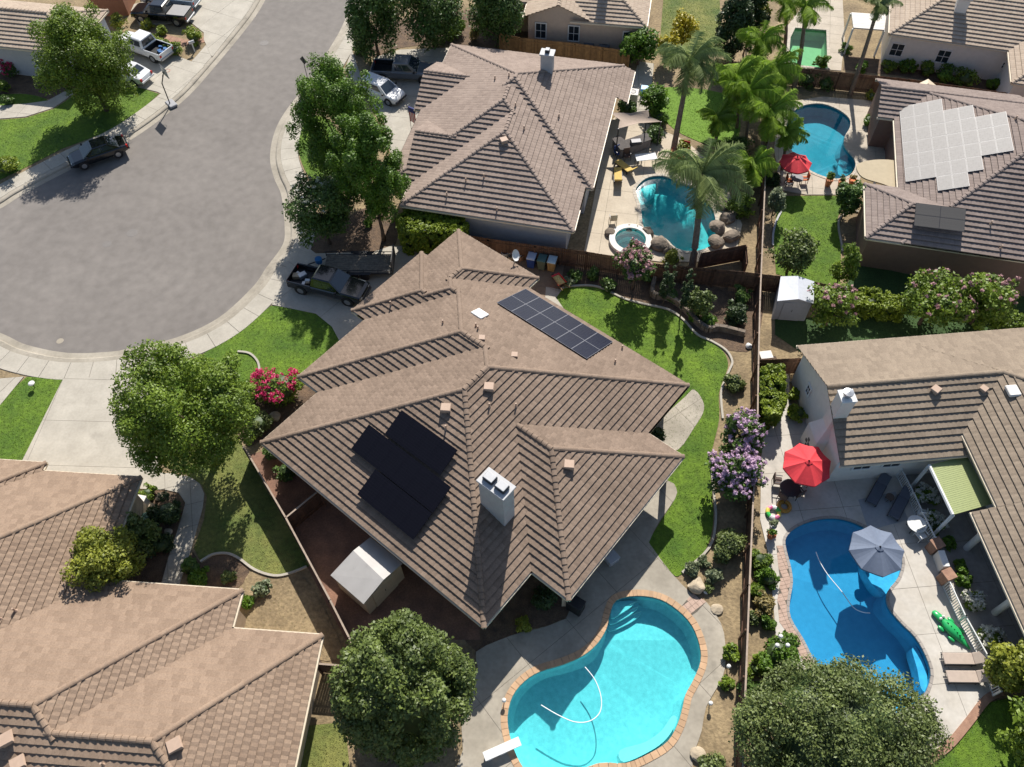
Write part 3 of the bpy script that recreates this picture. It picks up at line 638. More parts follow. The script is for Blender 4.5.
BIG = [Vector(p) for p in ((-420, -60), (420, -60), (420, 600), (-420, 600))]
tag(sheet('ground', BIG, 0.0, SOIL, [ROAD_HOLE]+HOLES), kind='structure')
tag(sheet('road', ROAD, -.13, ASPHALT), kind='structure')
MB2 = strip_mesh('road_gutter', [(-.45, -.124), (.02, -.105), (.06, -.02), (.14, .025), (.30, .028), (.46, .026)], CONC_OLD); tag(MB2, kind='structure')
tag(strip_mesh('sidewalk_joint_bed', [(.3, .012), (1.95, .012)], JOINT), kind='structure')
# sidewalk slabs along the kerb
sw = struct('sidewalk'); la, lb = ol(.47), ol(1.9)
acc = [0.0]
for a, b in zip(road_r, road_r[1:]): acc.append(acc[-1]+(b-a).length)
def along(line, s_):
    for i in range(len(acc)-1):
        if acc[i+1] >= s_:
            t = (s_-acc[i])/max(1e-6, acc[i+1]-acc[i]); return line[i].lerp(line[i+1], t)
    return line[-1]
s_ = 0.0
while s_ < acc[-1]-1.5:
    mb = MB(); zz = .04+random.uniform(-.003, .003); n = 3; e0, e1 = s_+.012, s_+1.5-.012
    inn = [along(la, e0+(e1-e0)*k/n) for k in range(n+1)]; out = [along(lb, e0+(e1-e0)*k/n) for k in range(n+1)]
    for k in range(n): mb.poly([(*inn[k], zz), (*inn[k+1], zz), (*out[k+1], zz), (*out[k], zz)])
    rim = inn+out[::-1]
    for a, b in zip(rim, rim[1:]+rim[:1]): mb.poly([(*a, zz), (*b, zz), (*b, zz-.05), (*a, zz-.05)])
    mb.build('slab', CONC, sw); s_ += 1.5
# manholes and patches in the road
for px, py, r, c, nm in ((132, 233, .34, (0.165, 0.15, 0.137), 'manhole_cover'), (107, 244, .28, (0.165, 0.15, 0.137), 'manhole_cover'), (60, 341, .2, (0.3, 0.26, 0.2), 'valve_cover'), (264, 43, .35, (0.165, 0.15, 0.137), 'manhole_cover')):
    P = G(px, py, -.13); mb = MB(); mb.lathe([(r*1.25, -.002), (r*1.22, .006), (r, .008), (r*.97, .002), (r*.9, .005), (0.01, .006)], 20, Matrix.Translation((P.x, P.y, -.13)))
    tag(mb.build(nm, plain('cover_%d' % px, c, .7)), {132: 'round iron manhole cover near the middle of the turning circle, right one', 107: 'faint round manhole cover in the turning circle, left one', 60: 'small pale valve cover near the lower kerb of the turning circle', 264: 'round manhole cover in the street near the top of the photo'}[px], 'manhole')

# ------------------------------------------------------------------ lawns, beds, paving
LAYER = [0]
def layer():
    LAYER[0] += 1; return (LAYER[0] % 12)*.0012
def lawn(pts, label=None, z=.022, m_=None, blade=None, dens=110, smooth=True, tall=.045, seed=0):
    poly = GP(pts); poly = catmull(poly, 3) if smooth else poly; z += layer()
    o = tag(sheet('lawn', poly, z, m_ or GRASS, [h for h in HOLES]), kind='structure')
    xs = [p.x for p in poly]; ys = [p.y for p in poly]; rr = np.random.RandomState(seed+len(pts)); A = (max(xs)-min(xs))*(max(ys)-min(ys)); n = int(A*dens)
    X = rr.uniform(min(xs)-.05, max(xs)+.05, n); Y = rr.uniform(min(ys)-.05, max(ys)+.05, n)
    keep = [i for i in range(n) if in_poly((X[i], Y[i]), poly)]; v, f = [], []
    for i in keep:
        a = rr.uniform(0, 2*PI); wd = rr.uniform(.012, .03); hh = rr.uniform(.4, 1)*tall; c, s__ = math.cos(a), math.sin(a); k = len(v); lx, ly = rr.uniform(-.05, .05), rr.uniform(-.05, .05)
        v += [(X[i]-c*wd, Y[i]-s__*wd, z-.005), (X[i]+c*wd, Y[i]+s__*wd, z-.005), (X[i]+lx+c*wd*.5, Y[i]+ly, z+hh), (X[i]+lx-c*wd*.5, Y[i]+ly, z+hh*.9)]; f.append((k, k+1, k+2, k+3))
    me = bpy.data.meshes.new('grass_blades'); me.from_pydata(v, [], f); me.materials.append(blade or BLADE); tag(link('grass_blades', me, o), kind='stuff'); return o
def bed(pts, m_=None, z=.012, smooth=True):
    poly = GP(pts); poly = catmull(poly, 3) if smooth else poly
    return tag(sheet('planting_bed', poly, z+layer()*.6, m_ or MULCH, HOLES), kind='structure')
def paved(name, pts, size=(2.4, 2.4), ang=0.0, m_=None, z=.045, smooth=False, n=4, holes=None, gap=.02):
    poly = GP(pts); poly = catmull(poly, n) if smooth else poly; z += layer()
    hs_ = HOLES if holes is None else holes
    par = struct(name); sheet('joint_bed', poly, z-.008, JOINT, hs_, par)
    return cells(name, poly, z, m_ or CONC, size, ang, hs_, gap, par, origin=G(*pts[0]).xy)

lawn([(0, 120), (26, 118), (54, 109), (78, 93), (110, 88), (140, 88), (159, 94), (125, 125.5), (62, 149), (18, 171.5), (0, 180), (-40, 194), (-40, 125)], smooth=False, seed=1)
lawn([(0, 95), (20, 94), (36, 96), (48, 101), (26, 104), (0, 106), (-20, 106), (-20, 97)], seed=2)
paved('garden_path', [(-30, 108), (0, 106), (26, 104), (48, 101), (66, 91), (78, 88), (74, 94), (54, 108), (26, 117), (0, 119), (-30, 122)], (1.6, 3), -.2)
paved('driveway', [(100, 66), (118, 34), (150, 42), (182, 58), (204, 67), (172, 99), (157, 92), (140, 88), (104, 84)], (3, 3), -.5)
paved('driveway', [(128, 6), (200, -12), (262, -12), (246, 14), (226, 40), (212, 58), (204, 40), (204, 33), (190, 22), (140, 26)], (3, 3), -.5)
paved('brick_border', [(163, 34), (186, 40), (206, 37), (208, 42), (184, 46), (164, 41)], (.6, .6), -.4, BRICK, z=.035)
bed([(-20, 68), (0, 68), (40, 66), (80, 70), (78, 88), (66, 91), (48, 99), (20, 93), (-20, 95)])
lawn([(27, 377), (63.5, 379.5), (22, 462), (-20, 470), (-20, 418)], smooth=False, seed=3)
paved('driveway', [(63.5, 379), (152, 376), (158, 455), (160, 478), (100, 495), (20, 480), (22, 462)], (40, 3.3), -.06)
paved('neighbour_driveway', [(-60, 384), (24, 377), (-5, 412), (-60, 480)], (4.2, 4.0), -.5)
paved('front_path', [(140, 474), (154, 472), (172, 474), (190, 477), (200, 484), (204.5, 494), (203, 508), (192, 548), (178, 590), (160, 590), (169, 557), (181, 521), (185.6, 503), (179, 493), (165, 490), (138, 489)], (1.5, 1.5), .25, holes=[])
lawn([(152, 440), (157, 462), (188, 475), (202, 485), (207, 497), (204, 520), (194, 548), (201, 562), (213, 555), (227, 554), (239, 559), (255, 570), (274, 576), (290, 574), (310, 566), (280, 512), (247, 452), (236, 436), (200, 430)], m_=GRASS_DRY, blade=BLADE_DRY, seed=4, smooth=False)
lawn([(150, 378), (200, 356), (214, 347), (250, 323), (271, 306), (295, 308), (316, 314), (332, 326), (341, 342), (322, 372), (300, 388), (262, 388), (248, 400), (200, 440), (152, 440)], seed=5, smooth=False)
bed([(236, 352), (256, 358), (262, 372), (300, 385), (318, 392), (300, 412), (262, 440), (246, 446), (240, 425), (236, 395)])
bed([(142, 490), (165, 491), (178, 494), (185, 504), (180, 520), (168, 556), (158, 588), (110, 588), (100, 530), (125, 500)])
bed([(192, 552), (201, 563), (213, 556), (227, 555), (238, 560), (250, 570), (235, 590), (200, 592)])
lawn([(250, 572), (272, 578), (300, 574), (330, 620), (342, 655), (320, 660), (318, 640), (245, 630), (240, 600)], m_=SOIL, blade=BLADE_DRY, dens=14, seed=6)
lawn([(306, 726), (345, 722), (352, 790), (290, 800)], m_=GRASS_DRY, blade=BLADE_DRY, seed=7, smooth=False)
paved('driveway', [(272, 305), (284, 272), (296, 246), (306, 246), (316, 254), (374, 252), (392, 246), (448, 250), (475, 262), (470, 300), (360, 350), (341, 344), (332, 327), (316, 314)], (3.6, 3.6), -.7)
bed([(302, 243), (330, 228), (372, 205), (396, 210), (396, 244), (374, 251), (318, 253)])
lawn([(298, 118), (298, 135), (299, 150), (302, 163), (312, 180), (335, 190), (345, 160), (330, 120)], seed=8)
# back lawn of the main house
lawn([(556, 296), (561, 290), (568, 288), (587, 287), (600, 289), (613, 295), (626, 300.5), (646, 305.5), (668, 311), (683, 321), (697, 335), (712, 343), (724, 353), (728, 364), (726, 373), (719, 393), (719, 420), (712, 450), (710, 470), (712, 494), (713, 522), (706, 549), (682, 574), (672, 574), (655, 557), (649, 543), (659, 524), (675, 499), (676, 488), (668, 482), (640, 455), (600, 390)], seed=9)
bed([(540, 262), (575, 256), (650, 266), (756, 278), (755, 345), (728, 350), (712, 343), (697, 335), (683, 321), (668, 311), (646, 305.5), (613, 295), (587, 287), (568, 288), (556, 285)])
paved('side_yard_pad', [(497, 245), (566, 254), (560, 290), (540, 300), (500, 270)], (1.8, 1.8), -.2, MULCH_PAVE if 'MULCH_PAVE' in globals() else mat('brown_paver', (0.20, 0.145, 0.10), .95, fine=.1))
paved('side_path', [(546, 287), (562, 290), (556, 298), (566, 312), (545, 300)], (2, 2), -.5)
paved('pool_deck', [(468, 800), (463, 750), (462, 714), (470, 692), (478, 668), (476, 652), (500, 640), (520, 633), (538, 629), (558, 622), (570, 610), (560, 560), (620, 470), (666, 480), (676, 488), (675, 499), (659, 522), (650, 540), (651, 546), (672, 574), (692, 594), (707, 603), (721, 624), (725, 643), (725, 668), (718.5, 685), (706, 707), (701.5, 731), (692, 756), (670, 800)], (3.2, 3.2), .65, CONC_OLD, smooth=True, n=2)
paved('side_pad', [(645, 436), (661, 447), (678, 450), (694, 428), (703, 413), (703, 402), (694, 390), (684, 398)], (3, 3), .6, CONC_OLD, smooth=True, n=3)
bed([(440, 590), (485, 660), (520, 632), (538, 628), (558, 621), (569, 609), (560, 560), (500, 560)])
bed([(246, 456), (288, 530), (350, 648), (380, 670), (430, 640), (480, 640), (478, 600), (300, 440)], mat('dark_dirt', (0.24, 0.13, 0.085), .95, col2=(0.15, 0.085, 0.06), scale=1.2, fine=.2), smooth=False)
# freeform pool yard
paved('pool_deck', [(622, 112), (612, 120), (601, 160), (584, 252), (612, 256), (660, 262), (705, 262), (735, 258), (742, 225), (728, 190), (705, 158), (684, 140), (660, 130)], (2.5, 2.5), -.2, mat('cream_deck', (0.50, 0.43, 0.33), .9, col2=(0.42, 0.355, 0.27), scale=.7, fine=.06), smooth=False)
lawn([(648, 92), (690, 88), (735, 100), (738, 140), (715, 146), (690, 138), (668, 124)], seed=11, m_=mat('bright_grass', (0.12, 0.22, 0.02), .95, fine=.2))
paved('side_path', [(638, 62), (654, 64), (650, 100), (646, 118), (634, 118), (632, 90)], (1.4, 1.4), -.1, holes=[])
lawn([(664, -10), (719, -10), (721, 25), (716, 52), (690, 62), (660, 40)], seed=12, m_=GRASS_DRY, smooth=False)
# street side of the middle house
paved('driveway', [(366, 92), (374, 58), (400, 50), (460, 48), (450, 60), (430, 110), (415, 128), (402, 170), (392, 160), (384, 120), (345, 70), (352, 50)], (3, 3), -.2)
bed([(358, 30), (470, 10), (530, 30), (520, 50), (452, 44), (400, 48), (372, 57)])
# right-hand lot
lawn([(781, 196), (806, 196), (836, 196), (846, 204), (838, 216), (837, 228), (841, 245), (840, 286), (812, 284), (776, 274), (773, 235), (777, 210)], seed=13, m_=GRASS, smooth=False)
paved('pool_deck', [(778, 104), (822, 97), (884, 102), (876, 130), (890, 165), (862, 172), (858, 186), (836, 195), (806, 195), (780, 190), (774, 150)], (2.6, 2.6), -.2, mat('pale_deck', (0.46, 0.40, 0.32), .9, col2=(0.38, 0.33, 0.26), scale=.7, fine=.06))
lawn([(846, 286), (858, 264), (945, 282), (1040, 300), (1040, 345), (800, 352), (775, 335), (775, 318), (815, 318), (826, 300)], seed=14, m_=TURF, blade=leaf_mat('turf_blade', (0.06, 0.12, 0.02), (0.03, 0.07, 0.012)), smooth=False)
bed([(840, 222), (846, 212), (856, 214), (862, 240), (856, 262), (846, 262), (842, 245)], SOIL)
# green pool lot
paved('pool_deck', [(815, -10), (842, -10), (844.5, 39), (841, 71), (826, 70), (800, 68), (783, 64), (784, 30), (800, 10)], (1.5, 1.5), -.25, mat('pale_deck', (0.46, 0.40, 0.32)))
bed([(846, 56), (890, 60), (960, 72), (1024, 84), (1024, 98), (900, 76), (843, 70)], smooth=False)
# lower right lot
paved('pool_deck', [(766, 402), (790, 404), (836, 450), (846, 480), (880, 474), (903, 470), (935, 540), (950, 575), (1002, 692), (986, 699), (967, 723), (946, 747), (918, 766), (880, 800), (800, 800), (788, 700), (776, 640), (772, 590), (766, 545), (760, 520), (761, 462)], (2.6, 2.6), .06, mat('light_deck', (0.52, 0.49, 0.44), .9, col2=(0.42, 0.38, 0.32), scale=.5, fine=.06, stains=(.4, .57, .8)))
paved('side_path', [(779, 408), (776, 385), (782, 365), (790, 362), (789, 408)], (1.3, 1.3), .06, holes=[])
paved('patio', [(903, 468), (940, 462), (1000, 480), (1060, 660), (1000, 690), (950, 575)], (2.5, 2.5), .06, mat('grey_patio', (0.30, 0.28, 0.26), .9, fine=.06), holes=[])
lawn([(914, 775), (948, 752), (970, 727), (988, 703), (1008, 698), (1060, 690), (1060, 810), (900, 810)], seed=15, smooth=False)
bed([(748, 480), (764, 545), (774, 590), (778, 640), (790, 690), (800, 790), (742, 790), (744, 640)], SOIL)
bed([(762, 362), (780, 362), (776, 412), (763, 440), (757, 430)])
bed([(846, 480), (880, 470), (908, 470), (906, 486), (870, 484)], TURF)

def edging(name, label, pts, h=.12, w_=.14, m_=None, z=0.0):
    P = catmull(GP(pts), 4, closed=False); a, b = offset_line(P, w_/2), offset_line(P, -w_/2); mb = MB()
    rings = [[(*x, z-.02), (*x, z+h), (*y, z+h), (*y, z-.02)] for x, y in zip(a, b)]; mb.ring(rings)
    return tag(mb.build(name, m_ or CONC), label, 'edging')
edging('lawn_edging', 'curved pale concrete edging along the top of the back lawn', [(561, 289), (568, 287), (587, 286), (600, 288), (613, 294), (626, 299.8), (646, 305), (668, 310), (683, 320), (697, 335), (712, 342), (726, 351), (732, 362), (729, 371), (721, 392), (722.6, 419)])
edging('lawn_edging', 'concrete edging below the purple shrubs beside the back lawn', [(711, 467), (713.5, 493), (715.5, 520), (709, 548), (682, 573)])
edging('lawn_edging', 'wavy concrete edging at the bottom of the side lawn by the long fence', [(201, 562), (213, 555), (227, 553.8), (239, 558.5), (255, 570), (274, 576), (290, 573.7), (307, 567)])
edging('lawn_edging', 'curved edging in front of the pink flowering bush at the front lawn', [(238, 352), (250, 354), (258, 362), (260, 372)])
edging('garden_edging', 'curved pale edging of the bed beside the grey brown house', [(858, 212), (846, 213), (839, 220), (838.5, 230), (841, 243), (842, 252)], m_=CONC)
edging('garden_edging', 'blue grey edging in the shade beside the long fence near the small tree', [(781, 212), (776, 222), (773, 234), (772.5, 246)], m_=STUCCO_GREY)
edging('lawn_edging', 'brick edged curve between the pale deck and the lower right lawn', [(1002, 692), (986, 699.5), (967, 723.5), (946, 747.5), (918, 767)], .1, .4, BRICK)
# raised planter of stone at the end of the back yard
def retaining(name, label, pts, h, w_=.28, m_=None):
    P = catmull(GP(pts), 3, closed=False); root = thing(name, label, 'planter wall'); L = 0
    for a, b in zip(P, P[1:]):
        n = max(1, int((b-a).length/.45))
        for k in range(n):
            q0, q1 = a.lerp(b, k/n), a.lerp(b, (k+1)/n); d = q1-q0; M = Matrix.Translation((*q0, 0)) @ Matrix.Rotation(math.atan2(d.y, d.x), 4, 'Z'); hh = h+random.uniform(-.02, .02)
            MB().box(.008, d.length-.008, -w_/2, w_/2, -.05, hh, M, .02).build('stone_block', m_ or STONE, root)
    return root
retaining('stone_planter', 'low curved stone planter wall in the back garden corner', [(654, 281), (652, 297), (668, 300), (684, 311), (697, 325), (708, 332), (718, 330), (744, 336)], .55)

# ------------------------------------------------------------------ pools
def pool(key, label, depth, plaster, water, copm, copw=.32, deep=None):
    out = POOLS[key]; root = thing('swimming_pool', label, 'pool'); c = sum(out, Vector((0, 0)))/len(out)
    shallow, dp = depth
    ys = [p.y for p in out]; y0, y1 = min(ys), max(ys)
    fz = lambda p: -(shallow+(dp-shallow)*min(1, max(0, ((y1-p.y)/(y1-y0)-.25)/.5)))
    mb = MB(); rings = [[(*p, .02) for p in out], [(*p, fz(p)+.35) for p in out]]
    inn = [p+(c-p).normalized()*.35 for p in out]; rings.append([(*p, fz(p)) for p in inn]); mb.ring(rings, False, False)
    for t in tris_of(inn): mb.poly([(p.x, p.y, fz(p)) for p in t])
    mb.build('basin', plaster, root)
    tl = MB(); o2 = offset_poly(out, -.012); tl.ring([[(*p, -.02) for p in o2], [(*p, -.2) for p in o2]], False, False); tl.build('waterline_tile', mat('tile_'+key, (0.08, 0.22, 0.30) if key != 'green' else (.2, .3, .2), .3), root)
    sheet('water', offset_poly(out, -.02), -.10, water, (), root)
    # coping stones
    L = 0; o = offset_poly(out, copw); i_ = offset_poly(out, -.035); n = len(out); cop = MB(); step = 1
    for k in range(n):
        a, b = i_[k], i_[(k+1) % n]; a2, b2 = o[k], o[(k+1) % n]; m2 = max(1, round((b2-a2).length/.3))
        for q in range(m2):
            g0, g1 = (q+.03)/m2, (q+.97)/m2; zt = .075+random.uniform(-.004, .004)
            p4 = [a.lerp(b, g0), a2.lerp(b2, g0), a2.lerp(b2, g1), a.lerp(b, g1)]
            cop.ring([[(*p, -.03) for p in p4], [(*p, zt) for p in p4]], False, True)
    tag(cop.build('coping_stones', copm, root), kind='stuff')
    return root
COPE = mat('sandstone_coping', (0.45, 0.29, 0.17), .85, var=.1, scale=2, island=.12)
COPEB = mat('grey_coping', (0.30, 0.27, 0.24), .85, var=.1, scale=2, island=.12)
pm = pool('main', 'turquoise kidney shaped pool with sandstone coping below the main house', (1.0, 1.7), PLASTER, water_mat('turquoise_water', (0.42, 0.90, 0.93)), COPE)
pb = pool('blue', 'deep blue freeform pool beneath the grey umbrella', (1.0, 1.6), PLASTER_B, water_mat('blue_water', (0.32, 0.76, 0.94)), COPEB, .12)
pf = pool('free', 'teal freeform pool partly hidden by a leaning palm', (.9, 1.5), mat('free_plaster', (0.30, 0.56, 0.56), .7, col2=(0.22, 0.47, 0.48), scale=2, fine=.1), water_mat('teal_water', (0.36, 0.86, 0.88)), mat('pale_coping', (0.42, 0.37, 0.30)), .22)
pe = pool('east', 'dark teal figure eight pool beside the red parasol', (1.0, 1.6), PLASTER_D, water_mat('dark_teal_water', (0.36, 0.78, 0.86)), mat('pale_coping', (0.42, 0.37, 0.30)), .2)
pg = pool('green', 'cloudy green rectangular pool at the top right', (1.0, 1.4), PLASTER_G, water_mat('green_water', (0.58, 0.84, 0.66)), mat('pale_coping', (0.42, 0.37, 0.30)), .25)
# steps and benches in the pools
def ledge(parent, pts, z, m_, name='step'):
    poly = catmull(GP(pts, z), 4); mb = MB(); mb.ring([[(*p, -1.2) for p in poly], [(*p, z) for p in poly]], False, False)
    for t in tris_of(poly): mb.poly([(p.x, p.y, z) for p in t])
    mb.build(name, m_, parent)
for k, (z, q) in enumerate(((-.30, [(611, 611), (616, 602), (634, 601), (632, 606), (622, 613), (612, 618)]), (-.55, [(610, 613), (614, 604), (637, 603), (637, 609), (625, 618), (610, 624)]), (-.8, [(608, 620), (612, 606), (640, 605), (641, 614), (628, 624), (609, 631)]))): ledge(pm, q, z, PLASTER)
ledge(pm, [(624, 762), (650, 751), (667, 738), (677, 720), (672, 716), (662, 730), (645, 742), (620, 750)], -.2, mat('white_ledge', (0.80, 0.82, 0.80), .7, var=.05), 'bench')
for k, pts_ in enumerate(([(630, 604.5), (634, 602.5), (637, 601.5)], [(628, 611), (633, 608.5), (638, 606.5)], [(626, 618), (633, 614.5), (641, 611.5)])):
    z_ = -.27-.25*k; MB().tube(catmull([Vector((*G(x, y, z_).xy, z_)) for x, y in pts_], 4, closed=False), .035, 6).build('step_trim', WHITE, pm)
ledge(pb, [(862, 560), (872, 584), (888, 594), (897, 580), (901, 562), (890, 548), (875, 545)], -.30, mat('pale_blue_plaster', (0.40, 0.62, 0.70), .7), 'tanning_ledge')
ledge(pb, [(912, 650), (917, 648), (926, 668), (927, 690), (921, 688), (917, 668)], -.35, mat('pale_blue_plaster', (0.40, 0.62, 0.70)), 'bench')
ledge(pf, [(637, 190), (645, 182), (655, 182), (654, 196), (644, 204), (640, 203)], -.35, MATS['free_plaster'], 'tanning_ledge')
ledge(pe, [(840, 158), (850, 156), (854, 166), (848, 175), (838, 174)], -.5, PLASTER_D, 'step')
# spa
spa = thing('hot_tub', 'round teal spa with white rim beside the freeform pool', 'hot tub'); c = G(630, 242)
mb = MB(); mb.lathe([(1.18, .1), (1.18, -.3), (.85, -.32), (.82, -.75), (.02, -.76)], 32, Matrix.Translation((c.x, c.y, 0)), False, True); mb.build('basin', MATS['free_plaster'], spa)
mb = MB(); mb.lathe([(1.60, .0), (1.60, .36), (1.16, .38), (1.16, -.1)], 32, Matrix.Translation((c.x, c.y, 0)), False, False); mb.build('rim', STUCCO_WHITE, spa, False)
sheet('water', [Vector((c.x+math.cos(a)*1.17, c.y+math.sin(a)*1.17)) for a in [2*PI*k/32 for k in range(32)]], .22, MATS['teal_water'], (), spa)

# ------------------------------------------------------------------ plants
def leaf_cloud(name, m_, centers, radii, n, size, rng, squash=1.0, surf=.55, droop=0.0):
    """n small leaf clumps scattered round the given cluster centres (numpy, one mesh)"""
    C = np.array(centers, float); R = np.array(radii, float); k = len(C)
    w_ = R**2; idx = rng.choice(k, n, p=w_/w_.sum())
    d = rng.normal(size=(n, 3)); d /= np.linalg.norm(d, axis=1)[:, None]; d[:, 2] = np.where(rng.rand(n) < .35, np.abs(d[:, 2]), d[:, 2])
    rad = R[idx]*(surf+(1-surf)*rng.rand(n))*rng.uniform(.9, 1.1, n)
    P = C[idx]+d*rad[:, None]*np.array([1, 1, squash])
    nr = d*.7+rng.normal(size=(n, 3))*.55+np.array([0, 0, .45]); nr /= np.linalg.norm(nr, axis=1)[:, None]
    t = np.cross(nr, rng.normal(size=(n, 3))); t /= np.linalg.norm(t, axis=1)[:, None]; b = np.cross(nr, t)
    s1 = (size*rng.uniform(.6, 1.35, n))[:, None]; s2 = s1*rng.uniform(.45, .8, n)[:, None]
    V = np.empty((n, 4, 3)); V[:, 0] = P-t*s1; V[:, 1] = P+b*s2-nr*s1*.25; V[:, 2] = P+t*s1; V[:, 3] = P-b*s2-nr*s1*.25
    if droop: V[:, 2, 2] -= droop
    me = bpy.data.meshes.new(name); me.vertices.add(n*4); me.vertices.foreach_set('co', V.reshape(-1)); me.loops.add(n*4); me.loops.foreach_set('vertex_index', np.arange(n*4, dtype=np.int32))
    me.polygons.add(n); me.polygons.foreach_set('loop_start', np.arange(0, n*4, 4, dtype=np.int32)); me.update(calc_edges=True); me.validate(); me.materials.append(m_); return me
LEAF = {
 'fresh': leaf_mat('leaf_fresh_green', (0.22, 0.315, 0.03), (0.055, 0.1, 0.012), .3),
 'bright': leaf_mat('leaf_bright_green', (0.15, 0.275, 0.022), (0.042, 0.09, 0.012), .3),
 'deep': leaf_mat('leaf_deep_green', (0.115, 0.2, 0.034), (0.034, 0.066, 0.015), .2),
 'olive': leaf_mat('leaf_olive', (0.180, 0.225, 0.062), (0.060, 0.085, 0.026), .2),
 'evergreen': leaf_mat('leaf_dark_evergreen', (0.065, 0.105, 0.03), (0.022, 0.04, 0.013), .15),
 'magnolia': leaf_mat('leaf_dull_green', (0.155, 0.205, 0.045), (0.048, 0.072, 0.018), .2),
 'yellow': leaf_mat('leaf_yellow_green', (0.34, 0.36, 0.045), (0.12, 0.15, 0.02), .3),
 'gold': leaf_mat('leaf_gold', (0.600, 0.500, 0.025), (0.20, 0.19, 0.02), .3),
 'hedge': leaf_mat('leaf_hedge', (0.27, 0.34, 0.025), (0.09, 0.14, 0.014), .25),
 'grey': leaf_mat('leaf_grey_green', (0.237, 0.275, 0.150), (0.07, 0.09, 0.04), .2),
 'palm': leaf_mat('leaf_palm', (0.36, 0.52, 0.06), (0.14, 0.23, 0.03), .45),
 'palmgrey': leaf_mat('leaf_palm_grey', (0.36, 0.44, 0.17), (0.14, 0.19, 0.065), .4),
 'dry': leaf_mat('leaf_dry', (0.350, 0.275, 0.100), (0.12, 0.10, 0.035), .2),
}
FLOWER = {'pink': leaf_mat('flower_pink', (0.72, 0.05, 0.19), (0.50, 0.02, 0.11), .35), 'lilac': leaf_mat('flower_lilac', (0.62, 0.44, 0.58), (0.46, 0.30, 0.43), .3), 'rose': leaf_mat('flower_rose', (0.55, 0.32, 0.33), (0.40, 0.22, 0.22), .3), 'white': leaf_mat('flower_white', (0.75, 0.74, 0.66), (0.55, 0.54, 0.46), .3)}
SEED = [100]
def trunk_mesh(name, m_, H_, r, rng, lean=(0, 0), limbs=5, spread=1.6, top=None):
    mb = MB(); pts = [Vector((0, 0, -.15))]; n = 5; zt = top or H_*.62
    for i in range(1, n+1):
        t = i/n; pts.append(Vector((lean[0]*t+rng.normal()*.05, lean[1]*t+rng.normal()*.05, zt*t)))
    mb.tube(pts, [r*(1.3-.25*0 if i == 0 else 1-.5*i/n) for i in range(n+1)], 8)
    for q in range(limbs):
        a = 2*PI*q/limbs+rng.uniform(-.4, .4); s0 = pts[2+q % 3]; L = spread*rng.uniform(.7, 1.1)
        p1 = s0+Vector((math.cos(a)*L*.45, math.sin(a)*L*.45, L*.45)); p2 = s0+Vector((math.cos(a)*L, math.sin(a)*L, L*.95))
        mb.tube([s0, p1, p2], [r*.5, r*.34, r*.12], 6)
    return mb
def tree(label, px, py, zc, rpx, leaf='fresh', rz=None, n=9000, size=.16, nc=38, cl=.36, flower=None, nf=0, name='tree', cat='tree', group=None, bark=None, shape='round', r2=1.0, tr=None, fs=.11, core=.0, shell=False):
    """px, py: centre of the crown in the photograph, zc its height above ground, rpx its half width in pixels"""
    SEED[0] += 1; rng = np.random.RandomState(SEED[0]); C = G(px, py, zc); R = 1.1*rpx/scale_at(C); rz_ = (rz or R*.85)*1.05
    root = thing(name, label, cat, (C.x, C.y, 0), 0, group); cs, rs = [], []
    for i in range(nc):
        d = rng.normal(size=3); d /= np.linalg.norm(d); q = (rng.uniform(.88, 1) if shell else rng.uniform(.35, 1)**.5)*(1-cl*.8); x, y, z = d*q
        f = 1.0; kk = 1.0
        if not shell and i % 7 == 0: x, y, z = d*rng.uniform(.86, .98); kk = .7
        if shape == 'column': f = 1.0
        if shape == 'cone': f = max(.12, .62-.55*z)*1.25
        cs.append((x*R*f, y*R*r2*f, zc+z*rz_)); rs.append(R*cl*rng.uniform(.65, 1.2)*kk)
    sq = min(1.6, max(.6, rz_/R))
    tm = trunk_mesh('trunk', BARK, zc, tr or max(.05, R*.055), rng, spread=R*.6, top=max(.3, zc-rz_*.25)); tm.build('trunk', bark or BARK, root, True)
    link('crown', leaf_cloud('crown', LEAF[leaf], cs, rs, n, size, rng, sq), root)
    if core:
        b = MB(); b.lathe([(.02, zc-rz_*core), (R*core*.75, zc-rz_*core*.6), (R*core, zc), (R*core*.75, zc+rz_*core*.6), (.02, zc+rz_*core)], 12); b.build('dark_core', LEAF['evergreen'], root)  # solid dark core added to stop light passing through the crown
    if flower:
        outer = [(c, r) for c, r in zip(cs, rs) if c[2] > zc-rz_*.25]; sel = [outer[i % len(outer)] for i in rng.permutation(len(outer))]
        fc, fr = [], []
        for i in range(nf):
            c, r = sel[i % len(sel)]; d = rng.normal(size=3); d[2] = abs(d[2])+.2; d /= np.linalg.norm(d); fc.append(tuple(np.array(c)+d*r*1.0)); fr.append(rng.uniform(.10, .2))
        link('blossoms', leaf_cloud('blossoms', FLOWER[flower], fc, fr, nf*16, fs*.8, rng, 1, .3), root)
    return root
def bush(label, px, py, rpx, leaf='hedge', z=None, n=1600, size=.09, flower=None, nf=0, group=None, name='shrub', r2=1.0, rzf=.8, nc=16, cat='shrub'):
    """px, py: middle of the shrub as seen; it stands on the ground"""
    g = G(px, py, .3); R = rpx/scale_at(g); zc = R*rzf*.85
    return tree(label, px, py, zc, rpx, leaf, R*rzf, n, size, nc, .42, flower, nf, name, cat, group, r2=r2, tr=.04, fs=.08, core=.55)
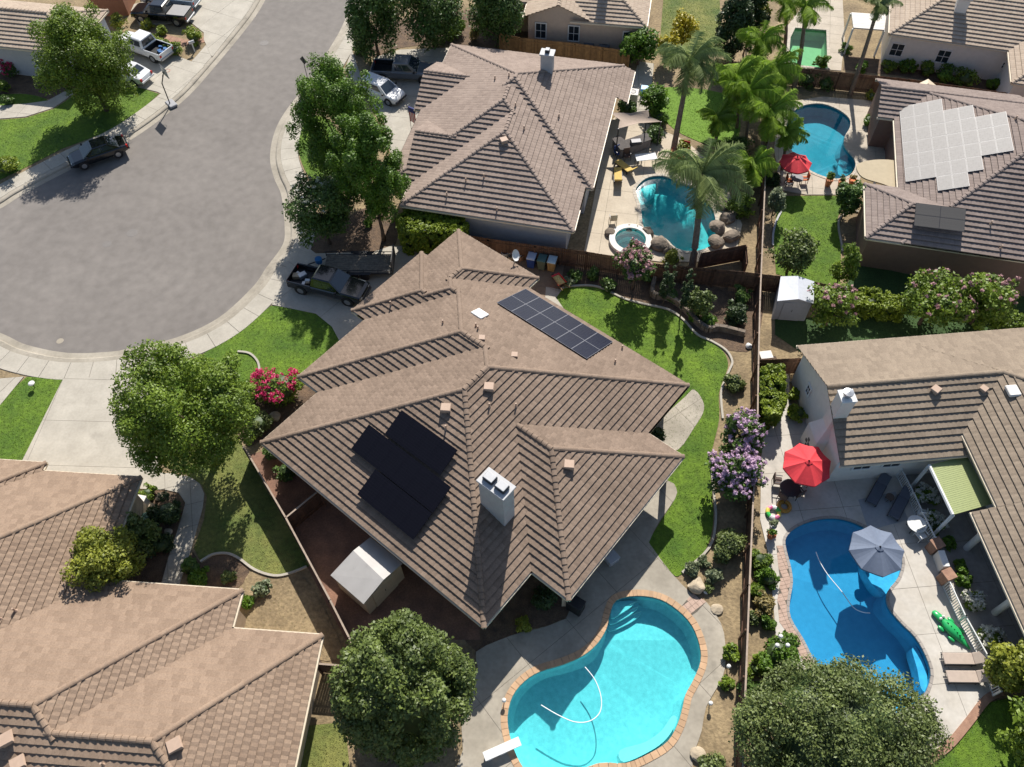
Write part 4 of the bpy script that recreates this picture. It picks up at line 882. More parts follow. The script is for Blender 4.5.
def hedge(label, corners, h, leaf='hedge', n=9000, size=.09, name='hedge'):
    """clipped hedge on a footprint given in pixels at its top"""
    SEED[0] += 1; rng = np.random.RandomState(SEED[0]); q = GP(corners, h); root = thing(name, label, 'hedge')
    inn = offset_poly(q, -.3); b = MB(); b.ring([[(*p, -.05) for p in inn], [(*p, h-.4) for p in inn]]); b.build('dark_hedge_core', LEAF['evergreen'], root)  # solid dark body added inside to block light between the leaves
    cs = []; tr_ = tris_of(q); per = [(a, c) for a, c in zip(q, q[1:]+q[:1])]
    for t in tr_:
        A = abs((t[1]-t[0]).cross(t[2]-t[0]))/2
        for _ in range(int(A*16)+1):
            a, b_ = sorted(rng.rand(2)); cs.append((*(t[0]*a+t[1]*(b_-a)+t[2]*(1-b_)), h-.1+rng.uniform(-.06, .06)))
    for a, c in per:
        for _ in range(int((a-c).length*h*14)+1): cs.append((*a.lerp(c, rng.rand()), rng.uniform(.05, h-.05)))
    link('foliage', leaf_cloud('foliage', LEAF[leaf], cs, [.22]*len(cs), n, size, rng, .8, .2), root); return root
FRONDS = {}
def frond_mesh(kind, L, droop, rng):
    mb = MB(); pts = []; n = 16
    for i in range(n+1):
        t = i/n; a = .75-droop*t*t*1.9; pts.append((pts[-1]+Vector((math.cos(a), 0, math.sin(a)))*(L/n)) if pts else Vector((0, 0, 0)))
    mb.tube(pts[::2], [.035*(1-.8*i/(n//2)) for i in range(n//2+1)], 4)
    for i in range(3, n*4+1):
        t = i/(n*4); f = t*n; k = min(n-1, int(f)); p = pts[k].lerp(pts[k+1], f-k); ll = L*.31*math.sin(PI*min(1, t*.93+.07))**.6
        for s in (-1, 1):
            d = Vector((.5, s*.8, -.3-.75*rng.rand())).normalized()*ll*rng.uniform(.8, 1.1); w_ = Vector((.026, 0, .009)); e = p+d
            mb.poly([p-w_, p+w_, e+w_*.4+Vector((0, 0, -.06*ll)), e-w_*.4])
    return mb
def palm(label, base, top, ht, L, leaf='palm', nfr=16, droop=.9, seed=0, group=None, rt=.16):
    """base: pixel of the trunk's foot, top: pixel of the crown's heart at height ht"""
    rng = np.random.RandomState(300+seed); B = G(*base, 0); T = G(*top, ht); root = thing('palm_tree', label, 'palm tree', (B.x, B.y, 0), 0, group); d = T-B
    pts = [Vector((0, 0, -.2)), Vector((d.x*.12, d.y*.12, ht*.2)), Vector((d.x*.35, d.y*.35, ht*.48)), Vector((d.x*.68, d.y*.68, ht*.76)), Vector((d.x, d.y, ht))]
    pts = catmull(pts, 4, closed=False); tb = MB(); n = len(pts)
    tb.tube(pts, [rt*(1.25-.5*i/(n-1)+(.06 if i % 2 else 0)) for i in range(n)], 10); tb.build('trunk', BARK_PALM, root, True)
    key = (leaf, round(L, 1), droop)
    if key not in FRONDS: FRONDS[key] = [frond_mesh(leaf, L*q, droop*w_, rng).mesh('frond', LEAF[leaf]) for q, w_ in ((1, 1), (.9, 1.25), (1.05, .75))]
    for i in range(nfr):
        o = link('frond', FRONDS[key][i % 3], root); o.location = pts[-1]; a = 2.399*i+rng.uniform(-.2, .2); o.rotation_euler = (rng.uniform(-.2, .2), -.95*((i % 4)/3-.35)*-1+rng.uniform(-.15, .15), a); sc = rng.uniform(.85, 1.1); o.scale = (sc, sc, sc)
    return root

# street trees and front gardens
tree('large bright green street tree shading the black sedan, upper left', 82, 60, 4.9, 46, 'fresh', n=48000, size=.088, rz=4.4, nc=90, cl=.24)
tree('tall bright green tree at the kerb left of the grey tan house', 336, 120, 6.8, 42, 'bright', n=52000, size=.08, rz=5.2, nc=100, cl=.23)
tree('darker green tree in front of the grey tan house, right of its taller neighbour', 370, 172, 6.6, 35, 'bright', n=46000, size=.08, rz=4.8, nc=90, cl=.23)
tree('crape myrtle with small white blossoms at the corner of the shaded driveway', 320, 208, 3.6, 34, 'deep', n=12000, size=.10, rz=2.6, flower='white', nf=60, fs=.06)
tree('broad round leafy tree over the lower left driveway', 184, 411, 6.0, 64, 'fresh', n=56000, size=.078, rz=4.2, nc=120, cl=.22)
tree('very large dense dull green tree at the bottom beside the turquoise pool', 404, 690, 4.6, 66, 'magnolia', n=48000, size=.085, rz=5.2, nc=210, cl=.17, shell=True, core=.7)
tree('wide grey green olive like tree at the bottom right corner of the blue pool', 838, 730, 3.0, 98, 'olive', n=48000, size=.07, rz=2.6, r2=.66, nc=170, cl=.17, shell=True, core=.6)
tree('large dark tree at the street edge at the top, left of the driveway', 372, 14, 4.0, 28, 'deep', n=18000, size=.11, rz=4.0)
tree('dark green tree at the top above the shaded driveway', 430, 6, 4.0, 32, 'deep', n=18000, size=.11, rz=4.0)
tree('grey green tree at the top, left of the golden fence', 498, 10, 3.8, 27, 'deep', n=16000, size=.11, rz=4.0)
bush('yellow green palm like shrub above the shaded driveway', 452, 26, 13, 'fresh', n=1500, size=.13)
bush('straw coloured tall dry grass beside the dark trees at the top', 474, 32, 6, 'dry', n=700, rzf=1.6)
bush('low green shrub at the kerb under the dark tree at the top', 360, 48, 9, 'bright', n=900)
# upper left planting
bush('magenta flowering bush against the grey wall, upper left', 11, 67, 11, 'deep', flower='pink', nf=60, n=900, z=1)
bush('yellow green bush at the left edge above the curved path', 3, 86, 9, 'fresh', n=800)
bush('round shrub casting a shadow on the small lawn at the left edge', 7, 100, 6, 'deep', n=600)
bush('rounded green shrub at the left edge beside the sidewalk', 5, 166, 13, 'hedge', n=1800)
for i, (x, y, r, lb) in enumerate(((147, 25, 6, 'small yellow green shrub just below the black pickup'), (161, 31, 6, 'flat low green shrub in the shadow of the black pickup'), (193, 36, 10.5, 'largest round clipped shrub beside the sidewalk, upper left'), (150, 40, 6.5, 'small round clipped shrub above the white pickup bed, leftmost of three'), (162, 43, 7, 'middle clipped shrub of the three above the white pickup bed'), (175, 49, 9, 'clipped shrub right behind the tailgate of the white pickup'))): bush(lb, x, y, r, 'hedge' if i != 0 else 'yellow', n=1300, group='clipped shrubs between the two driveways')
bush('loose yellowish shrub at the foot of the terracotta wall', 116, 21, 9, 'yellow', n=800)
# main front garden
bush('bright pink flowering bush at the corner of the front lawn', 279, 388, 25, 'fresh', n=2600, flower='pink', nf=150, size=.09)
bush('olive green rounded shrub below the pink flowering bush', 257, 424, 15, 'olive', n=1800)
bush('pale yellow green shrub between the leafy tree and the pink bush', 248, 395, 14, 'fresh', n=1500)
bush('dark shrub in the shade under the left corner of the main roof', 275, 452, 13, 'deep', n=1200)
bush('dark shrub beside the long fence in the shadow of the main roof', 286, 470, 12, 'deep', n=1200)
tree('bushy yellow green small tree beside the lower left house', 104, 560, 3.5, 35, 'yellow', n=11000, size=.085, rz=1.7)
tree('dull green conical shrub just right of the yellow green small tree', 140, 535, 1.6, 17, 'magnolia', n=3500, size=.1, rz=1.9)
bush('dark rounded shrub beside the shaded front path', 168, 512, 17, 'evergreen', n=2200)
bush('dark low shrub in the bed under the conical shrub', 160, 545, 13, 'evergreen', n=1400)
bush('small light green shrub beside the white utility box', 147, 493, 8, 'fresh', n=800)
bush('bright green shrub at the lower end of the front path, right side', 199, 577, 10, 'bright', n=1300)
bush('dark green shrub just above the bright one at the end of the front path', 190, 567, 10, 'deep', n=1000)
bush('bright green shrub at the roof corner of the lower left house', 246, 602, 8, 'bright', n=900)
bush('grey tufted shrub on the dry ground below the side lawn', 262, 588, 9, 'grey', n=800)
bush('small olive tuft in the bed inside the wavy edging', 228, 578, 7, 'olive', n=600)
hedge('clipped box hedge between the driveway and the grey tan house', [(397, 216), (408, 209), (466, 217), (464, 231), (402, 229)], 2.6, 'hedge', n=30000)
bush('small light green plant by the trunk in the mulch beside the driveway', 368, 223, 5, 'bright', n=500)
bush('low green plants at the foot of the street trees', 330, 182, 12, 'deep', n=900)
# back garden of the main house
tree('pink blossoming crape myrtle in front of the wooden fence', 636, 263, 2.7, 20, 'deep', n=3500, size=.1, rz=1.2, flower='rose', nf=110)
tree('slim dark cypress standing in the stone planter', 687, 291, 2.9, 5, 'evergreen', n=3200, size=.07, rz=2.8)
tree('second slim tree in the planter, left of the cypress', 667, 284, 2.2, 7, 'evergreen', n=2600, size=.07, rz=2.1)
tree('bushy grey green fruit tree in the stone planter', 700, 303, 1.4, 13, 'magnolia', n=2600, size=.09, rz=1.2)
bush('bright green plant at the planter edge beside the fruit tree', 694, 316, 6, 'bright', n=700)
bush('leafy agave like plant at the bend of the planter wall', 709, 321, 8, 'bright', n=800)
bush('dark bush filling the right half of the stone planter', 738, 312, 13, 'evergreen', n=2000)
bush('tall dark shrub in the planter corner by the fence', 742, 295, 10, 'deep', n=1400)
for i, (x, y, r, lb) in enumerate(((576, 276, 7, 'small dark shrub in the shaded bed right of the wheelbarrow'), (594, 273, 8, 'dark rounded shrub in the bed before the wooden fence'), (608, 284, 8, 'low shrub in the bed above the lawn edging'), (568, 282, 6, 'pale small shrub beside the red wheelbarrow'), (648, 276, 7, 'dark shrub at the left end of the stone planter'), (672, 296, 7, 'low dark plant inside the stone planter by its wall'))): bush(lb, x, y, r, 'deep' if i != 3 else 'grey', n=800)
bush('round brown green shrub on the bare strip beside the back lawn', 735, 383, 11, 'olive', n=2000)
tree('upper lilac flowering crape myrtle beside the long fence', 742, 434, 1.9, 23, 'deep', n=4500, size=.1, rz=1.3, flower='lilac', nf=130)
tree('lower lilac flowering crape myrtle beside the long fence', 735, 474, 1.9, 26, 'deep', n=5000, size=.1, rz=1.3, flower='lilac', nf=170)
bush('wide olive shrub between the back lawn and the long fence', 727, 546, 17, 'olive', n=3200)
bush('grey green round shrub beside the lawn edging, left of three', 692, 569, 8, 'grey', n=1200)
bush('small grey green shrub at the tip of the lawn edging', 704, 562, 6, 'grey', n=800)
bush('grey green shrub right of the pale boulder', 714, 575, 9, 'grey', n=1200)
bush('small green shrub below the pale boulder', 709, 588, 5, 'olive', n=500)
bush('upper bright yellow green plant beside the pool deck', 731, 653, 9, 'fresh', n=1200)
bush('lower bright yellow green plant beside the pool deck', 726, 683, 7, 'fresh', n=900)
bush('grey green shrub at the bottom of the bare strip', 712, 764, 14, 'olive', n=1600)
bush('yellow green shrub in the dark bed below the main roof corner', 524, 625, 8, 'yellow', n=900)
bush('dark fern like plants under the notch of the main roof', 545, 600, 14, 'evergreen', n=1500)
bush('dark plants beside the shaded side pad under the eave', 655, 435, 12, 'evergreen', n=1200)
# lower right lot
hedge('bright clipped hedge beside the long fence behind the red umbrella', [(764, 368), (770, 364), (783, 366), (785, 400), (780, 412), (768, 413), (762, 395)], 1.9, 'hedge', n=24000)
bush('bright yellow green shrub against the white gable wall', 798, 413, 10, 'hedge', n=1800)
bush('small bright shrub above the other one at the white gable wall', 796, 394, 7, 'hedge', n=1000)
for i, (x, y, r, lb, lf) in enumerate(((760, 560, 11, 'rounded green shrub at the top of the planting strip by the blue pool', 'fresh'), (768, 578, 12, 'spiky green plant in the strip beside the brick pool edge', 'bright'), (757, 590, 8, 'yellow green shrub close to the long fence by the blue pool', 'fresh'), (764, 605, 11, 'bronze leaved spiky plant in the strip by the blue pool', 'dry'), (768, 622, 8, 'small bright green shrub below the bronze plant', 'bright'), (752, 618, 7, 'green tuft hugging the long fence below the bronze plant', 'olive'), (780, 655, 22, 'large bright green bush with three white lamps by the blue pool', 'bright'), (757, 668, 12, 'yellow green bush beside the large bright bush', 'fresh'), (750, 690, 12, 'green bush at the foot of the olive tree by the long fence', 'deep'))): bush(lb, x, y, r, lf, n=1500 if r < 20 else 4500)
for i, (x, y, lb) in enumerate(((926, 496, 'white flowering bush beside the green patio cover, uppermost'), (934, 522, 'white flowering bush next to the round white table'), (974, 600, 'white flowering bush behind the white railing beside the float'), (989, 636, 'white flowering bush nearest the tan loungers'))): bush(lb, x, y, 11, 'fresh', n=1300, flower='white', nf=70, group='white flowering bushes along the railing')
for i, (x, y, lb) in enumerate(((947, 541, 'small green plant beside the upper brick pier'), (960, 568, 'bright green plant between the two brick piers'), (964, 580, 'yellow green plant below the lower brick pier'))): bush(lb, x, y, 8, 'bright', n=900)
tree('yellow green small tree at the right edge beside the tan loungers', 1012, 668, 1.7, 24, 'yellow', n=5000, size=.1, rz=1.4)
tree('shadow casting leafy tree at the lower right edge', 1052, 742, 2.5, 40, 'fresh', n=6000, size=.13, rz=2.2)
# right lot, beyond its lawn
tree('spreading small tree above the grey shed', 795, 252, 2.2, 22, 'magnolia', n=3800, size=.11, rz=1.5)
tree('slender light green tree beside the grey brown house', 846, 262, 2.4, 13, 'fresh', n=2600, size=.1, rz=2.2)
tree('dark green small tree beside the patio of the grey brown house', 850, 198, 1.9, 13, 'deep', n=2600, size=.11, rz=1.6)
tree('grey leaved small tree beside the long fence by the red parasol', 777, 200, 1.7, 9, 'grey', n=1600, size=.1, rz=1.4)
tree('pink tinged crape myrtle beside the grey shed', 836, 304, 2.2, 25, 'fresh', n=4500, size=.11, rz=1.6, flower='rose', nf=45)
tree('large pink tinged crape myrtle left of the pair behind the tan gable roof', 934, 301, 2.5, 32, 'fresh', n=6000, size=.12, rz=1.9, flower='rose', nf=55)
tree('pink tinged crape myrtle right of the pair behind the tan gable roof', 987, 300, 2.5, 30, 'fresh', n=5500, size=.12, rz=1.9, flower='rose', nf=50)
hedge('bright green hedge row behind the pink tinged crape myrtle', [(856, 291), (866, 287), (908, 297), (906, 308), (858, 303)], 1.5, 'hedge', n=10000)
hedge('green hedge continuing at the right edge of the photo', [(1004, 310), (1030, 313), (1030, 325), (1002, 322)], 1.1, 'fresh', n=3500)
# freeform pool garden
tree('tall drooping grey green tree like palm crown filler beside the bright lawn', 655, 98, 1.4, 16, 'bright', n=2600, size=.13, rz=1.2)
bush('green shrub bed under the drooping palm, left side', 660, 118, 10, 'bright', n=1200)
bush('dark green shrubs beside the tan sail shade', 627, 107, 10, 'deep', n=1400)
bush('green shrubs right of the outdoor kitchen', 655, 135, 10, 'deep', n=1300)
bush('yellow green shrub at the foot of the tall palm trunk', 683, 146, 8, 'yellow', n=900)
bush('yellow green shrub behind the wooden fence beside the spa', 673, 257, 9, 'yellow', n=1100)
bush('dense grey green bush between the freeform pool and the palms', 735, 150, 18, 'deep', n=2600)
bush('green bush beside the rock waterfall', 742, 205, 14, 'fresh', n=1700)
tree('yellow blossoming shrub tree on the top lawn', 684, 27, 2.0, 13, 'gold', n=2200, size=.12, rz=1.6)
tree('yellow green shrub tree beside the beige house corner', 667, 45, 1.8, 11, 'gold', n=1600, size=.12, rz=1.3)
tree('green bushy tree at the corner of the beige gable house', 640, 46, 1.9, 19, 'bright', n=3200, size=.13, rz=1.6)
tree('tall dark cypress like tree right of the top lawn', 733, 30, 3.6, 17, 'evergreen', n=7000, size=.13, rz=3.8)
tree('second dark tree behind the palms at the top', 752, 18, 3.6, 15, 'evergreen', n=5000, size=.14, rz=3.2)
tree('olive topped small tree between the dark trees and the palms at the top', 756, 8, 4.0, 12, 'yellow', n=2200, size=.14, rz=1.2)
# beds at the top right
for i, (x, y, r, lb) in enumerate(((862, 66, 7, 'small green plant at the foot of the far palm trunk'), (888, 66, 7, 'light green fern by the white wall, left of the blue raft'), (908, 66, 9, 'bright green shrub under the first window of the white house'), (926, 68, 9, 'bright green shrub under the second window of the white house'), (946, 74, 11, 'leafy shrub left of the blue kayak'), (966, 78, 12, 'leafy shrub in front of the blue kayak'), (994, 84, 7, 'small shrub right of the blue kayak'))): bush(lb, x, y, r, 'bright' if i % 2 == 0 else 'fresh', n=1100)
for i, (x, y, r, lb) in enumerate(((808, 78, 12, 'pale flowering dark shrub against the brown fence, left one'), (825, 82, 10, 'dark shrub against the brown fence beside the teal pool'), (822, 62, 8, 'small palm like plant at the end of the green pool'), (846, 48, 6, 'potted looking green shrub beside the white patio cover'), (872, 96, 6, 'yellow flowering plant near the corner of the grey brown house'), (870, 120, 8, 'green shrubs along the wall of the grey brown house by the teal pool'))): bush(lb, x, y, r, 'deep' if i < 2 else ('yellow' if i == 4 else 'bright'), n=1000)
bush('dark leaning shrub at the edge of the deck under the red parasol', 772, 178, 10, 'evergreen', n=1400)
bush('dense shrub at the corner of the tan patio roof', 848, 190, 8, 'deep', n=900)
# palms
palm('tall drooping queen palm beside the outdoor kitchen', (673, 152), (690, 62), 7.2, 3.2, 'palmgrey', 30, 1.15, 1, rt=.2)
palm('leaning palm whose crown hangs over the freeform pool', (692, 268), (702, 174), 5.4, 3.8, 'palmgrey', 28, 1.0, 2, rt=.22)
PG = 'feathery palms clustered by the long fence'
for i, (b, t, h, L, lb) in enumerate((((745, 145), (748, 92), 4.4, 2.5, 'bright feathery palm in the middle of the cluster by the long fence'), ((757, 165), (770, 112), 4.2, 2.3, 'bright feathery palm nearest the figure eight pool'), ((737, 128), (735, 78), 4.4, 2.3, 'bright feathery palm at the left of the cluster'), ((765, 128), (772, 70), 4.6, 2.4, 'bright feathery palm at the back of the cluster, right of centre'), ((716, 140), (717, 118), 2.2, 1.7, 'low feathery palm over the bright lawn'), ((752, 190), (752, 165), 2.4, 1.9, 'low feathery palm beside the long fence, nearest the camera'), ((782, 170), (786, 132), 3.2, 1.6, 'slim palm beside the figure eight pool'), ((757, 92), (760, 42), 4.4, 2.0, 'bright palm below the dark trees at the top'))): palm(lb, b, t, h, L*1.12, 'palm', 30, .85, 3+i, PG, .12)
palm('tall palm whose trunk crosses the green pool, crown at the top', (794, 88), (806, 6), 7.5, 2.4, 'palm', 18, .9, 20, None, .17)
palm('feathery palm at the top left of the green pool', (783, 60), (786, 4), 5.0, 2.2, 'palm', 16, .9, 22, None, .15)
palm('palm with slanting pale trunk in front of the white patio cover', (850, 95), (879, 4), 7.6, 1.9, 'palmgrey', 16, 1.0, 21, None, .16)

# ------------------------------------------------------------------ fences
def fence(label, pts, h=1.8, m_=None, name='wooden_fence', top=True, cap=True, bw=.14, spacing=2.4, lattice=False, capm=None, z0=0.0):
    """board fence along a line given in pixels (of its top edge when top is set)"""
    P = GP(pts, h if top else 0); root = thing(name, label, 'fence'); m_ = m_ or WOOD_DARK; boards = MB(); SEED[0] += 1; rr = random.Random(SEED[0])
    for a, b in zip(P, P[1:]):
        d = b-a; L = d.length; rz = math.atan2(d.y, d.x); M = Matrix.Translation((*a, z0)) @ Matrix.Rotation(rz, 4, 'Z'); n = max(1, round(L/spacing))
        for k in range(n+1):
            x = L*k/n; MB().box(x-.05, x+.05, -.12, -.025, -.1, h-.12, M).build('post', m_, root)
        for z in (.35, h-.35): MB().box(0, L, -.025, .01, z-.045, z+.045, M).build('rail', m_, root)
        x = 0.0
        while x < L:
            w_ = min(bw, L-x); hh = h-.03+rr.uniform(-.02, .02)
            boards.box(x+.004, x+w_-.004, .012+rr.uniform(0, .006), .032, .03, hh, M); x += bw
        if cap: MB().box(-.02, L+.02, -.045, .05, h-.03, h+.01, M).build('cap_rail', capm or CAPWOOD, root)
    tag(boards.build('boards', m_, root), kind='stuff'); return root
fence('long wooden fence running down between the middle and right hand lots', [(779, 100), (773, 125), (766.5, 150), (763, 230), (760, 300), (758.4, 365), (757.5, 425), (753, 504), (749.5, 585), (744, 726), (742, 800)], capm=CAPWOOD)
fence('dark wooden fence behind the bins and the back garden planter', [(462, 234), (488, 238.5), (535, 245), (587, 251.5), (654, 263.5), (716, 269), (760.5, 273.5)], cap=False)
fence('short wooden fence continuing behind the grey shed', [(761.5, 273.8), (782, 276), (812, 281), (830, 285)], cap=False)
fence('long fence beside the main house shading the side lawn', [(243.4, 445.8), (285.6, 517.4), (330, 600), (349, 637.4), (372, 690)], m_=WOOD_GREY)
fence('short cross fence from the side yard fence to the main house wall', [(286.5, 517), (318, 491)], m_=WOOD_DARK)
fence('dark gate fence beside the lower left house by the big tree', [(316, 663.5), (346, 666)], m_=WOOD_DARK)
fence('brown lattice fence behind the bright clipped hedge', [(760, 360), (802, 358)], m_=WOOD_DARK, bw=.1, cap=False)
fence('brown wooden fence between the top right yards', [(783, 66), (841, 72), (910, 79), (960, 86), (1021, 94.5), (1040, 98)], cap=False)
fence('golden wooden fence below the beige gable house', [(500, 33), (520, 37.5), (575, 43), (630, 51)], m_=WOOD_GOLD, cap=False)
fence('angled dark screen fence at the corner of the freeform pool yard', [(701, 253), (746.6, 244.5), (748, 262)], cap=False, h=1.7)
fence('short fence hiding the corner between dark trees and palms at the top', [(716, 58), (745, 63)], cap=False)
# white railing with brick piers in the lower right lot
def railing(label, pts, h=.95):
    P = GP(pts, h); root = thing('railing', label, 'railing')
    for a, b in zip(P, P[1:]):
        d = b-a; L = d.length; M = Matrix.Translation((*a, 0)) @ Matrix.Rotation(math.atan2(d.y, d.x), 4, 'Z')
        for z in (.1, h-.04): MB().box(0, L, -.03, .03, z-.03, z+.03, M).build('rail', WHITE, root)
        n = int(L/.13)
        for k in range(n+1): MB().box(L*k/n-.02, L*k/n+.02, -.02, .02, .02, h-.06, M).build('baluster', WHITE, root)
        for x in (0, L): MB().box(x-.05, x+.05, -.05, .05, 0, h+.06, M).build('post', WHITE, root)
railing('white metal railing beside the shaded loungers', [(902, 469), (914, 492), (923, 512), (936, 538)])
railing('white metal railing beside the alligator float and tan loungers', [(949, 579), (966, 616), (988, 655), (1001, 691)])
for px, py, lb in ((938, 543, 'upper brick pier at the end of the shaded railing'), (949.5, 574, 'lower brick pier where the white railing starts')):
    q = G(px, py, 1.0); t = thing('brick_pier', lb, 'pier', (q.x, q.y, 0), .35)
    for k in range(7):
        for j in range(2):
            o_ = .0 if k % 2 else .0; x0 = -.27+j*.275; MB().box(x0, x0+.265, -.27, .27, k*.135, k*.135+.125, None, .01).build('brick', BRICK, t)
    MB().box(-.32, .32, -.32, .32, .95, 1.02, None, .02).build('pier_cap', BRICK, t)
a, b = G(940, 547, .9), G(948, 570, .9); d = b-a; M = Matrix.Translation((a.x, a.y, 0)) @ Matrix.Rotation(math.atan2(d.y, d.x), 4, 'Z')
t = thing('garden_wall', 'white panel wall between the two brick piers', 'wall'); MB().box(.2, d.length-.2, -.14, .14, 0, .86, M).build('panel', STUCCO_WHITE, t); MB().box(.2, d.length-.2, -.19, .19, .86, .92, M, .02).build('coping', WHITE, t)

# ------------------------------------------------------------------ solar arrays
def solar(label, house, quads, cm, frame_m, lift=.14, plane=(0, 'v0')):
    """quads: list of (four pixel corners, columns, rows) on the roof"""
    root = thing('solar_array', label, 'solar panels'); proto = {}
    for qd, nx, ny in quads:
        c = [house.on_plane(plane, *p) for p in qd]; A = c[0]; e = ((c[1]-c[0])+(c[2]-c[3]))*.5; f = ((c[3]-c[0])+(c[2]-c[1]))*.5; n = e.cross(f).normalized()
        if n.z < 0: n = -n
        f = f - e.normalized()*f.dot(e.normalized()); w_, l_ = e.length/nx, f.length/ny; ex, fy = e.normalized(), f.normalized()
        for i in range(nx):
            for j in range(ny):
                O = A+ex*(i*w_+w_/2)+fy*(j*l_+l_/2)+n*lift; M = Matrix((ex, fy, n)).transposed().to_4x4(); M.translation = O; key = (round(w_, 2), round(l_, 2))
                if key not in proto:
                    a_, b_ = w_/2-.0015, l_/2-.0015; m1 = MB().box(-a_, a_, -b_, b_, -.02, .018).mesh('solar_panel', frame_m); m2 = MB().box(-a_+.025, a_-.025, -b_+.025, b_-.025, .0, .0205).mesh('glass', cm); proto[key] = (m1, m2)
                o = link('solar_panel', proto[key][0], root); o.matrix_world = M; g = link('glass', proto[key][1], o)
        for k in range(ny*2):
            q = A+fy*(l_*(k+.5)/2)+n*(lift-.05); r = MB(); r.cyl(q, q+ex*e.length, .025, n=6); r.build('mounting_rail', METAL, root)
    return root
PV_BLUE = solar_mat('blue_black_cells', (0.014, 0.016, 0.030), (0.028, 0.03, 0.045), 6, 10, .25, .2)
PV_BLACK = solar_mat('black_cells', (0.006, 0.006, 0.010), (0.012, 0.012, 0.017), 6, 10, .3, .15)
PV_GREY = solar_mat('glare_grey_cells', (0.26, 0.245, 0.23), (0.275, 0.26, 0.245), 6, 10, .6, .3)  # glare on the panels is put into the pale cell and frame colours
PV_DULL = solar_mat('dull_grey_collector', (0.075, 0.07, 0.065), (0.10, 0.09, 0.08), 1, 14, .6)
FR_SILVER = plain('silver_frame', (0.10, 0.105, 0.125), .6, .0); FR_BLACK = plain('black_frame', (0.006, 0.006, 0.010), .3, 0, .15); FR_WHITE = plain('white_frame', (0.50, 0.48, 0.46), .5, 0)
solar('two rows of blue black solar panels on the bright upper slope of the main roof', hm, [([(496.4, 304.4), (586, 360.8), (612.7, 344), (525.5, 291)], 6, 2)], PV_BLUE, FR_SILVER, plane=(0, 'v1'))
solar('black stepped solar array on the shaded left slope of the main roof', hm, [([(403.8, 411.3), (458.6, 450.4), (443, 476.5), (386.9, 434.8)], 4, 1), ([(371.3, 425.6), (453.4, 487), (435, 514), (354.3, 449)], 6, 1), ([(377.8, 470), (435, 513.5), (415.6, 540.4), (360.8, 494.7)], 4, 1)], PV_BLACK, FR_BLACK, .3)
lat = lambda i, j: ((290+88*i+9*j)/5.885+850, (170-18*i+75*j)/5.885+80)
PQ = lambda i, j: he.on_plane((1, 'u0'), *lat(i, j)); A_ = PQ(0, 0); e_ = (PQ(7, 2)-PQ(0, 2))/7; f_ = (PQ(2, 7)-PQ(2, 0))/7; n_ = e_.cross(f_).normalized(); n_ = n_ if n_.z > 0 else -n_
e_ = e_-f_.normalized()*e_.dot(f_.normalized())
t = thing('solar_array', 'large stepped field of pale solar panels on the grey brown roof', 'solar panels'); w_, l_ = e_.length, f_.length
p1 = MB().box(-w_/2+.012, w_/2-.012, -l_/2+.012, l_/2-.012, -.02, .018).mesh('solar_panel', FR_WHITE); p2 = MB().box(-w_/2+.03, w_/2-.03, -l_/2+.03, l_/2-.03, 0, .0205).mesh('glass', PV_GREY)
for i, (j0, j1) in enumerate(((0, 6), (0, 6), (0, 7), (1, 7), (1, 6), (2, 5), (2, 5))):
    for j in range(j0, j1):
        M = Matrix((e_.normalized(), f_.normalized(), n_)).transposed().to_4x4(); M.translation = A_+e_*(i+.5)+f_*(j+.5)+n_*.16
        o = link('solar_panel', p1, t); o.matrix_world = M; link('glass', p2, o)
    for k in (.25, .75): q = A_+e_*(i+k)+f_*j0+n_*.1; MB().cyl(q, q+f_*(j1-j0), .025, n=6).build('mounting_rail', METAL, t)
solar('four dull grey solar collectors above the brown wall', he, [([(913.2, 205.9), (963, 211.8), (961.3, 235), (911.5, 228.5)], 2, 2)], PV_DULL, STEEL_DARK, .5)

